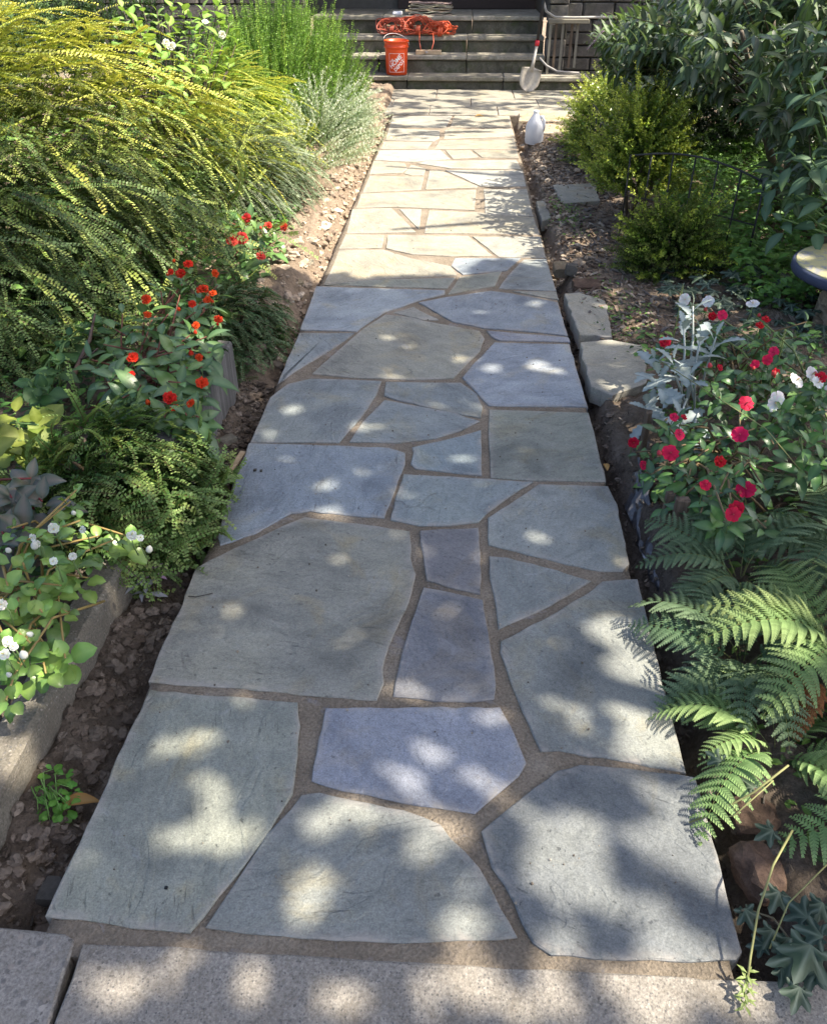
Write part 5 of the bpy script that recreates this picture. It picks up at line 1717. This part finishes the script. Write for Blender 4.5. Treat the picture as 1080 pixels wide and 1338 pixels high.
LAN = [lance((0.050, 0.095, 0.040), (0.11, 0.17, 0.08), U(.09, .13), U(.034, .044)) for _ in range(4)] + [lance((0.085, 0.16, 0.050), (0.16, 0.25, 0.10), U(.08, .12), U(.032, .042)) for _ in range(2)] + [lance((0.115, 0.155, 0.12), (0.20, 0.24, 0.19), U(.09, .12), U(.032, .04)) for _ in range(2)]
LANM = [quad_mesh('leaf', *a, M['leaf'], True) for a in LAN]
bu = thing('lance_leaved_shrub', (2.15, 5.5, 0), 'tall dark shrub with lance shaped leaves overhanging the upper right bed', 'shrub')
mg = Merge()
stemb = MB()
npart = 0
bc = np.array([2.05, 5.6, .80])
brd = np.array([1.30, 1.9, .86])
for k in range(760):
    while True:
        u = rng.normal(size=3)
        u /= np.linalg.norm(u)
        if u[2] < -.55 or (u @ np.array([-.6, -.75, .2]) < -.25 and rng.random() < .8):
            continue
        break
    tip = bc + u * brd * rng.uniform(.55, 1.02)
    if tip[0] < 1.55 and tip[2] < .74:
        tip[2] = .74 + U(0, .25)
    if tip[0] < 1.4 and tip[1] < 5.7 and tip[2] < .95:
        tip[1] += .9
    if tip[2] < .42:
        tip[2] = .42 + U(0, .2)
    root_p = bc + u * brd * .25 + np.array([0, 0, -.1])
    d = nrm(tip - root_p + np.array([0, 0, -.12]))
    n = 6
    a0 = U(0, 3.14)
    if k < 90:
        midp = (root_p + tip) / 2 + np.array([0, 0, .08])
        stemb.tube([root_p, midp, tip], [.007, .005, .002], 5, (.10, .085, .05))
    for j in range(n):
        for s in (1, -1):
            p = tip - d * (.03 + .032 * j)
            ang = a0 + j * math.pi / 2
            ax = nrm(np.cross(d, [0.1, 0.2, 1.0]))
            ay = np.cross(d, ax)
            rad = (ax * math.cos(ang) + ay * math.sin(ang)) * s
            dd = nrm(d * .55 + rad * .8 + np.array([0, 0, -.25]))
            R = basis(dd, nrm(np.array([0, 0, 1.0]) + d * .3 + rng.normal(size=3) * .25))
            q = int(rng.integers(len(LAN)))
            sz = (0.5 + .13 * j) * rng.uniform(.85, 1.15)
            if npart < 290 and u[0] < .2 and u[1] < .1 and rng.random() < .16:
                place('leaf', LANM[q], p, bu, quat(R), sz)
                npart += 1
            else:
                mg.put(LAN[q], p, R, sz, rng.uniform(.5, 1.1))
o = mg.build('foliage', M['leaf'], bu, True)
o['kind'] = 'stuff'
for a in ((-.25, -.3), (.2, .1), (.0, .35), (-.1, -.1), (.3, -.4)):
    stemb.tube([(2.15 + a[0] * .3, 5.5 + a[1] * .3, 0), (2.13 + a[0], 5.5 + a[1], .35), (2.1 + a[0] * 2, 5.5 + a[1] * 2, .75), (2.1 + a[0] * 3, 5.5 + a[1] * 3, 1.1)], [.03, .026, .018, .01], 7, (.10, .08, .055))
stemb.build('branches', M['stem'], bu)
la = leaf_arr(.010, .008, 2, ce=(.32, .20, .38), cm=(.4, .28, .45))
for (x, y, Y) in ((778, 52, 5.6), (788, 40, 5.6), (800, 44, 5.5), (921, 38, 4.9), (942, 263, 4.5), (1052, 35, 4.6)):
    p = atY(x, y, Y)
    m2 = Merge()
    for j in range(60):
        a, h = j * 2.4, j / 60
        m2.put(la, p + np.array([-.05 * h, -.02 * h, -.05 * h]), basis([math.cos(a), math.sin(a), .2]), 1.2 - .8 * h, rng.uniform(.7, 1.1))
    m2.build('flower_spike', M['petal'], bu)

# big broad leaves at the right frame edge, in front of the dark shrub
LM_BIG = [leaf_mesh('leaf', M['leaf'], L=U(.085, .12), W=U(.05, .065), segs=7, fold=.2, curl=.8, peak=.36, ce=(0.075, 0.14, 0.075), cm=(0.14, 0.22, 0.13)) for _ in range(3)]
bl = thing('broad_leaved_bush', (2.15, 4.3, 0), 'bush with broad pale green leaves at the right frame edge above the bench', 'bush')
shoots(bl, (2.2, 4.35, 0), [atY(x, y, Y) for x, y, Y in ((1060, 110, 3.9), (1040, 95, 4.1), (1075, 140, 3.8), (1030, 195, 4.0), (1060, 210, 3.9), (1010, 225, 4.1), (1075, 250, 3.8), (1040, 255, 4.0), (1000, 250, 4.2), (1090, 90, 3.8), (1085, 190, 3.8), (1055, 60, 4.1), (1080, 40, 4.0), (1020, 285, 4.0), (1065, 290, 3.9))], LM_BIG, M['stem'], n=5, gap=.02, e0=.9, e1=1.9, stem_r=.006)

# background shrub masses so that no bare ground shows behind
bk = [spray_arr(U(.3, .45), .016, .034, .022, U(.3, .9), (0.030, 0.060, 0.018), (0.09, 0.14, 0.04), whorl=True, side=U(-.4, .4)) for _ in range(4)]
for (c, r, lb) in (((3.4, 8.2, 0), (1.3, 1.6, 1.25), 'dark evergreen shrub behind the lance leaved one'), ((3.6, 5.6, 0), (1.0, 2.2, 1.15), 'dark evergreen shrub right of the lance leaved one'), ((2.35, 7.9, 0), (.95, 1.1, .85), 'dark evergreen shrub between the house wall and the lance leaved one'), ((-3.6, 8.2, 0), (1.5, 1.5, 1.2), 'dark evergreen shrub behind the golden shrub')):
    g = thing('evergreen_shrub', c, lb, 'shrub', 'background evergreens')
    spray_shrub(g, (c, r), 0, 900, bk, M['leaf_gloss'], None, face=(0, -1, .3), bias=.9, depth=(.6, .95), lift=.4)

# ================================================================== SMALL OBJECTS BY THE STAIRS
# orange bucket with printed lettering
bp = at(517.5, 96.5, .135)
bk_x, bk_y, bk_z = -0.70, 11.13, .135
bx_px = atY(518, 97, 11.13)
bk_x = bx_px[0]
bucket = thing('bucket', (bk_x, bk_y, bk_z), 'orange plastic bucket with white lettering on the lowest stair tread', 'bucket')
OR = (0.72, 0.075, 0.012)
m = MB()
m.lathe([(.118, 0), (.126, .004), (.136, .27), (.138, .285), (.148, .287), (.148, .303), (.141, .304), (.143, .325), (.143, .345), (.152, .347), (.152, .362), (.146, .366), (.138, .364), (.134, .29), (.122, .02), (.001, .018)], 36, (0, 0), OR, caps=False)
place('pail', m.mesh('pail', M['plastic']), (bk_x, bk_y, bk_z), bucket)


def text_mesh(txt, size):
    cu = bpy.data.curves.new('t', 'FONT')
    cu.body = txt
    cu.size = size
    cu.align_x = 'CENTER'
    cu.align_y = 'CENTER'
    cu.resolution_u = 3
    cu.offset = size * .018
    ob = bpy.data.objects.new('t', cu)
    link(ob)
    bpy.context.view_layer.update()
    me = bpy.data.meshes.new_from_object(ob.evaluated_get(bpy.context.evaluated_depsgraph_get()))
    bpy.data.objects.remove(ob)
    vs = [tuple(v.co) for v in me.vertices]
    fs = [tuple(p.vertices) for p in me.polygons]
    bpy.data.meshes.remove(me)
    return vs, fs


m = MB()
ang = math.radians(43)
zc = .135


def wrap(u, v, r0=.1285, off=.0025):
    # (u, v) on the print panel, wrapped round the pail on the side that faces down the path
    z = zc + v
    r = .126 + .010 * z / .27 + off
    th = -math.pi / 2 + .10 + u / r
    return (r * math.cos(th), r * math.sin(th), z)


def subdivide_faces(vs, fs):
    return vs, fs


for txt, size, v0, cxo in (('THE', .030, .058, -.032), ('HOME', .070, .018, 0), ('DEPOT', .054, -.042, .004)):
    vs, fs = text_mesh(txt, size)
    out = []
    for (a, b_, c) in vs:
        a, b_ = a * .92 + cxo, b_ + v0
        out.append(wrap(a * math.cos(ang) - b_ * math.sin(ang), a * math.sin(ang) + b_ * math.cos(ang)))
    m.add(out, fs, (0.86, 0.82, 0.80))
place('lettering', m.mesh('lettering', M['plastic']), (bk_x, bk_y, bk_z), bucket)
m = MB()
hw, hh, tw_ = .098, .100, .0035
ring = []
for k in range(49):
    t = k / 48 * 4
    s_, f_ = int(t) % 4, t - int(t)
    pnt = [(-1 + 2 * f_, -1), (1, -1 + 2 * f_), (1 - 2 * f_, 1), (-1, 1 - 2 * f_)][s_] if t < 4 else (-1, -1)
    ring.append(pnt)
vs = [wrap(a * hw, b_ * hh) for a, b_ in ring] + [wrap(a * (hw - tw_), b_ * (hh - tw_)) for a, b_ in ring]
m.add(vs, [(k, k + 1, 50 + k, 49 + k) for k in range(48)], (0.86, 0.82, 0.80))
place('print_frame', m.mesh('print_frame', M['plastic']), (bk_x, bk_y, bk_z), bucket)
m = MB()
hp = [(.153 * math.cos(t), .153 * math.sin(t), .325 - .06 * math.sin((t + .2) / (math.pi + .4) * math.pi) * 1.6) for t in np.linspace(-math.pi * .02 - .0, -math.pi * .98, 14)]
m.tube([(x, y, z) for x, y, z in [(p[0], -p[1] * 1.0, p[2]) for p in hp]], .003, 5, (.5, .5, .5))
place('handle', m.mesh('handle', M['steel']), (bk_x, bk_y, bk_z), bucket)

# orange extension cords in coils on a board
COR = [(0.40, 0.070, 0.030), (0.32, 0.058, 0.030), (0.52, 0.11, 0.045)]


def coil(label, c, rad, n, ax, seed, cols):
    r = thing('cord_coil', c, label, 'cord', 'orange extension cords')
    m = MB()
    rs = random.Random(seed)
    pts = []
    for k in range(n * 20):
        t = k / 20 * 2 * math.pi
        w = int(k / 20)
        rr = rad * (.80 + .24 * math.sin(w * 2.1) + .10 * math.sin(t * 2 + w * 1.7))
        tilt = ax + .35 * math.sin(w * 1.7)
        x, z = rr * math.cos(t) * (1.25 + .35 * math.sin(w * 3.3)) + .05 * math.sin(w * 5.1), rr * (.62 + .2 * math.sin(w * 4.3)) * math.sin(t) + .02 * math.sin(t * 3 + w * 2)
        y = .012 * (w - n / 2) + .03 * math.sin(t + w) + .02 * math.sin(t * 3 + w)
        pts.append(np.array(c) + np.array([x * math.cos(tilt) - y * math.sin(tilt), x * math.sin(tilt) * .6 + y * math.cos(tilt) - .0, max(z + .62 * rad, 0.0)]))
    m.tube(pts, .0065, 5, cols)
    m.build('cable', M['plastic'], r)
    m = MB()
    p0 = np.array(c) + np.array([0, -.06, rad * .85])
    for q in range(5):
        th = [(p0[0] - .02 + q * .010 + .022 * math.cos(a) * .3, p0[1] + .05 * math.sin(a), p0[2] - rad * .5 + .05 * math.cos(a)) for a in np.linspace(0, 6.28, 10)]
        m.tube(th, .006, 5, cols)
    m.build('wrap', M['plastic'], r)
    return r


def stp(x, y, z, Y):
    return np.array([atY(x, y, Y)[0], Y, z])


coil('brownish orange cord coil lying leftmost on the upper stair', stp(512, 40, .515, 11.62), .15, 11, .1, 1, COR[1])
coil('large upright orange cord coil in the middle of the upper stair', stp(546, 40, .515, 11.60), .165, 13, .25, 2, COR[0])
coil('bright orange cord bundle at the right end of the coils', stp(575, 40, .515, 11.60), .12, 12, -.4, 3, (0.60, 0.10, 0.035))
cd = thing('hanging_cord', stp(555, 55, .40, 11.5), 'loose end of orange cord drooping over the stair to a pale board', 'cord')
m = MB()
m.tube([stp(548, 0, .55, 11.5), stp(548, 0, .45, 11.42), stp(550, 0, .37, 11.36), stp(556, 0, .345, 11.34), stp(564, 0, .36, 11.36), stp(567, 0, .45, 11.44), stp(566, 0, .54, 11.5)], .0065, 6, COR[0])
m.build('cable', M['plastic'], cd)
m = MB()
m.tube([stp(556, 0, .352, 11.33), stp(565, 0, .358, 11.36)], [.014, .010], 7, (.5, .45, .4))
m.build('plug', M['plastic'], cd)
# boards
for (xa, xb, z, Y, th, dp, lb) in ((543, 576, .327, 11.33, .045, .09, 'short pale board on the second tread under the cord end'), (498, 586, .507, 11.66, .10, .14, 'long pale board under the orange cord coils')):
    a, b_ = atY(xa, 60, Y)[0], atY(xb, 60, Y)[0]
    m = MB()
    m.box((a, Y, z), (b_, Y + dp, z + th), bev=.004, jit=.002)
    tag(m.build('wood_board', M['wood_new']), lb, 'board', 'loose boards on the stairs')
# folded canvas sheet on the porch edge
cv = thing('folded_canvas', stp(560, 10, .70, 11.95), 'folded beige canvas sheet heaped above the orange cords', 'cloth')
for k in range(8):
    a, b_ = atY(531 + U(-2, 6), 10, 11.95)[0], atY(592 - U(0, 8), 10, 11.95)[0]
    z = .705 + k * .017
    xs_ = np.linspace(a, b_, 14)
    vs, fs = [], []
    for i, x in enumerate(xs_):
        for j, (dy, dz) in enumerate(((0, 0), (-.018, .007), (0, .014), (.20, .016), (.20, 0))):
            vs.append((x, 11.93 + dy + .012 * fnoise(x, k * 1.3, 9) + .006 * k, z + dz + .012 * fnoise(x * 1.2, k * .4, 7) + .006 * math.sin(i * .9 + k)))
    for i in range(13):
        for j in range(5):
            fs.append((i * 5 + j, i * 5 + (j + 1) % 5, (i + 1) * 5 + (j + 1) % 5, (i + 1) * 5 + j))
    fs += [(0, 1, 2, 3, 4), tuple(range(69, 64, -1))]
    m = MB()
    m.add(vs, fs, [c * U(.85, 1.1) for c in (0.36, 0.31, 0.24)], True)
    m.build('fold', M['cloth'], cv)
m = MB()
pc_ = atY(519, 12, 11.95)
m.box((pc_[0] - .06, 11.90, .702), (pc_[0] + .06, 12.0, .745), (.72, .72, .74), bev=.012, jit=.004)
tag(m.build('paper_packet', M['col']), 'small white paper packet on the porch edge left of the canvas', 'packet')

# shovel leaning on the stairs
shp = at(688, 121)
sv = thing('shovel', tuple(shp), 'steel shovel with black handle and red collar leaning on the stairs', 'shovel')
tip, top = np.array([shp[0], shp[1], .004]), np.array([shp[0] + .21, 11.12, 1.02])
ax = nrm(np.array([.09, .16, .50]))
rtv = np.array([1, 0, 0.0])
rtv = nrm(rtv - ax * (rtv @ ax))
nv = np.cross(rtv, ax)
if nv[1] > 0:
    nv = -nv
m = MB()
vs, fs = [], []
rows_ = 9
for i in range(rows_ + 1):
    t = i / rows_
    w = .115 * (1.0 if t > .45 else math.sin((t / .45) * math.pi / 2) ** .6) + .004
    zoff = .03 * t * t
    for s in np.linspace(-1, 1, 7):
        d_ = .028 * (s * s) * (0.4 + .6 * t) + (.012 * math.exp(-(s / .25) ** 2) * t)
        vs.append(tip + ax * (.27 * t - (.03 * abs(s) if t > .9 else 0)) + rtv * s * w + nv * (d_ + zoff))
for i in range(rows_):
    for j in range(6):
        a = i * 7 + j
        fs.append((a, a + 1, a + 8, a + 7))
m.add(vs, fs, (.40, .36, .30), True)
o = m.build('blade', M['steel'], sv)
o.modifiers.new('thickness', 'SOLIDIFY').thickness = .003
m = MB()
sk0 = tip + ax * .22 + nv * .035
sk1 = tip + ax * .50 + nv * .03
m.tube([sk0, (sk0 + sk1) / 2 + nv * .01, sk1], [.022, .019, .018], 8, (.42, .39, .34))
m.build('socket', M['steel'], sv)
hd = nrm(np.array([.055, .10, .55]))
m = MB()
m.tube([sk1 - hd * .01, sk1 + hd * .045], .026, 10, (.55, .02, .03))
m.build('collar', M['plastic'], sv)
m = MB()
m.tube([sk1 + hd * .045, sk1 + hd * .5, sk1 + hd * .95], .0165, 10, (.015, .015, .016))
for q in (.62, .68, .74):
    m.tube([sk1 + hd * q, sk1 + hd * (q + .02)], .0172, 10, (.45, .45, .45))
m.build('handle', M['plastic'], sv)

# plastic jug
jp = at(697, 186, -.0)
jp = np.array([jp[0], jp[1], ground_h(jp[0], jp[1]) + .004])
jg = thing('plastic_jug', tuple(jp), 'cloudy white plastic jug standing on the mulch right of the path', 'jug')
m = MB()
m.lathe([(.050, 0), (.070, .004), (.076, .02), (.076, .13), (.072, .155), (.058, .185), (.040, .215), (.028, .235), (.021, .245), (.020, .262)], 28, (0, 0), (1, 1, 1), squ=.14)
place('body', m.mesh('body', M['jug']), tuple(jp), jg, quat=Quaternion((0, 0, 1), .5))
m = MB()
m.tube([(.035, -.01, .222), (.058, -.02, .222), (.075, -.026, .19), (.078, -.028, .14), (.066, -.024, .11)], [.012, .012, .012, .012, .014], 8, (1, 1, 1))
place('handle', m.mesh('handle', M['jug']), tuple(jp), jg)
m = MB()
m.lathe([(.0215, .252), (.0225, .254), (.0225, .268), (.020, .27)], 16, (0, 0), (.75, .78, .82))
place('cap', m.mesh('cap', M['plastic']), tuple(jp), jg)

# ================================================================== SHADE TREE to the right of the path (its crown dapples the stones)
CXY = np.array([SUN.x, SUN.y]) / SUN.z        # ground offset per metre of height towards the sun


def to_ground(p):
    return np.array(p[:2]) - CXY * p[2]


GAPS = []                                       # openings between the leaves: ground spot of the sun through each and its radius


def gap(x, y, r, z=0.0):
    p = at(x, y, z)
    GAPS.append((*to_ground(p), r))


for q in ((215, 982, .022), (252, 969, .022), (267, 1031, .034), (282, 1060, .026), (218, 1095, .026), (258, 1087, .030), (289, 1100, .032), (432, 1066, .040), (467, 1058, .030), (395, 1192, .036), (418, 1149, .034), (405, 1170, .028),
          (545, 1119, .024), (607, 1161, .018), (603, 1216, .034), (566, 983, .030), (533, 1020, .032), (630, 936, .018), (648, 936, .018), (642, 1027, .020), (600, 1087, .030), (660, 1036, .018),
          (705, 1082, .042), (752, 1125, .034), (700, 1140, .032), (738, 1165, .032), (739, 1226, .036), (758, 934, .022), (740, 925, .014), (721, 1290, .038), (804, 1285, .032), (595, 1280, .022), (878, 1290, .030), (950, 1300, .026), (1010, 1315, .030), (680, 1320, .03),
          (840, 1205, .030), (850, 1185, .026), (875, 1225, .022), (830, 1095, .022), (860, 1040, .020), (885, 1055, .018), (770, 1080, .026), (160, 1300, .03), (330, 1290, .035), (450, 1300, .03), (560, 1310, .035), (640, 1290, .03), (860, 1310, .035), (240, 1250, .02), (120, 1270, .02), (300, 800, .014), (450, 840, .012), (560, 720, .012), (700, 700, .018), (470, 560, .018), (600, 600, .016), (690, 590, .018), (540, 450, .02), (520, 640, .012),
          (526, 894, .018), (430, 634, .022), (377, 538, .026), (356, 570, .024), (700, 480, .040), (722, 484, .036), (645, 480, .030), (600, 470, .030), (700, 397, .03), (430, 668, .014), (620, 470, .02), (585, 800, .012)):
    gap(*q)
for q in ((15, 945, .04, .15), (35, 1000, .035, .05), (5, 970, .04, .15), (10, 830, .05, .25), (60, 870, .03, .2), (20, 540, .07, .3), (50, 560, .06, .3), (240, 590, .07, .2), (200, 620, .07, .22), (150, 600, .06, .22), (230, 660, .05, .15),
          (180, 690, .05, .2), (120, 690, .04, .27), (170, 480, .05, .33), (220, 400, .04, .38), (260, 430, .04, .35), (120, 370, .10, .4), (60, 300, .10, .5), (160, 300, .09, .45), (40, 380, .08, .4), (220, 330, .08, .4), (100, 250, .1, .6), (20, 220, .1, .7), (180, 230, .1, .5),
          (960, 790, .07, .2), (1010, 810, .08, .22), (930, 830, .06, .2), (1050, 840, .06, .2), (900, 900, .05, .15), (1060, 1000, .08, .2), (1040, 1040, .08, .2), (1075, 1080, .07, .2), (880, 740, .04, .2), (950, 560, .05, .28), (1000, 480, .05, .33), (920, 420, .04, .35), (1010, 520, .04, .3), (900, 400, .04, .36),
          (1060, 360, .09, .28), (1070, 130, .1, .8), (1040, 220, .1, .6), (960, 240, .15, .3), (980, 290, .14, .15), (900, 260, .12, .2), (850, 165, .26, .62), (830, 195, .2, .5), (880, 210, .15, .5), (760, 120, .3, .5), (750, 190, .25, .3), (780, 160, .2, .4), (985, 860, .10, .25), (1020, 780, .09, .25), (930, 800, .08, .22), (900, 760, .05, .2), (1060, 930, .09, .2), (950, 900, .07, .2)):
    gap(*q)
GA = np.array(GAPS)


def shade_amount(sx, sy):
    """How closely the crown closes over this ground spot."""
    edge = 4.25 + .30 * fnoise(sx, 0.0, 1.7, 3) + .25 * (sx > .1) + .15 * sx
    if sy < edge:
        if sx < -.95:
            return .97 if fnoise(sx * 1.5, sy * 1.5, 2.4, 3) > -.20 else .22
        if sx > .62:
            return .95 if fnoise(sx * 1.5 + 5, sy * 1.5, 2.4, 3) > -.14 else .25
        return 1.0
    if sy < 7.9:
        if sx < .45:
            return 0.0
        return .5 if fnoise(sx * 1.3, sy, 2.0, 3) > -.12 else 0.0
    if sy < 10.9:
        return .72 if fnoise(sx * .8, sy * 2.2, 2.3, 3) > .02 else 0.0
    return .95 if fnoise(sx, sy, 2.0, 3) > -.30 else 0.0


tl = leaf_arr(.13, .085, 2, fold=.2, curl=.4, peak=.45, ce=(0.05, 0.10, 0.025), cm=(0.07, 0.13, 0.03))
trees = [(4.2, 0.4, 'broad shade tree right of the path level with the pavement'), (4.5, 5.6, 'shade tree right of the lance leaved shrub'), (4.4, 10.2, 'shade tree right of the stairs near the house')]
mgs = [Merge() for _ in trees]
cnt = 0
while cnt < 62000:
    sx, sy = rng.uniform(-3.4, 2.6), rng.uniform(-1.2, 13.0)
    if sy > 4.4 and rng.random() < .62:
        continue
    z = 4.4 + 1.1 * rng.random() + .35 * fnoise(sx, sy, 1.1)
    cnt += 1
    if rng.random() > shade_amount(sx, sy):
        continue
    p = np.array([sx + CXY[0] * z, sy + CXY[1] * z, z])
    R = basis(rng.normal(size=3) * np.array([1, 1, .5]), np.array(SUN) + rng.normal(size=3) * .45)
    hit = False
    for o_, rr_ in ((0.0, .028), (-.045, .012), (.045, .008)):
        g_ = to_ground(p + R[:, 0] * o_)
        if np.any((GA[:, 0] - g_[0]) ** 2 + (GA[:, 1] - g_[1]) ** 2 < (GA[:, 2] * .70 + rr_) ** 2):
            hit = True
            break
    if hit:
        continue
    k = int(np.argmin([abs(p[1] - t[1]) for t in trees]))
    mgs[k].put(tl, p - R[:, 0] * .06, R, rng.uniform(.8, 1.15), rng.uniform(.7, 1.2))
for k, (x, y, lb) in enumerate(trees):
    t = thing('shade_tree', (x, y, 0), lb, 'tree', 'shade trees')
    mgs[k].build('crown', M['leaf'], t, True)['kind'] = 'stuff'
    m = MB()
    m.tube([(x + .5, y, -.2), (x + .45, y + .05, 1.5), (x + .3, y, 2.6), (x + .2, y - .1, 3.8), (x, y, 4.8)], [.24, .19, .16, .12, .06], 10, (.12, .1, .08))
    for a in range(7):
        th = a / 7 * 6.28 + k
        m.tube([(x + .25, y, 2.2 + a * .2), (x + 1.0 * math.cos(th), y + 1.0 * math.sin(th), 3.7 + .1 * a), (x + 2.0 * math.cos(th), y + 2.0 * math.sin(th), 4.8)], [.07, .05, .02], 6, (.12, .1, .08))
    m.build('trunk', M['bark'], t)

bpy.context.view_layer.update()
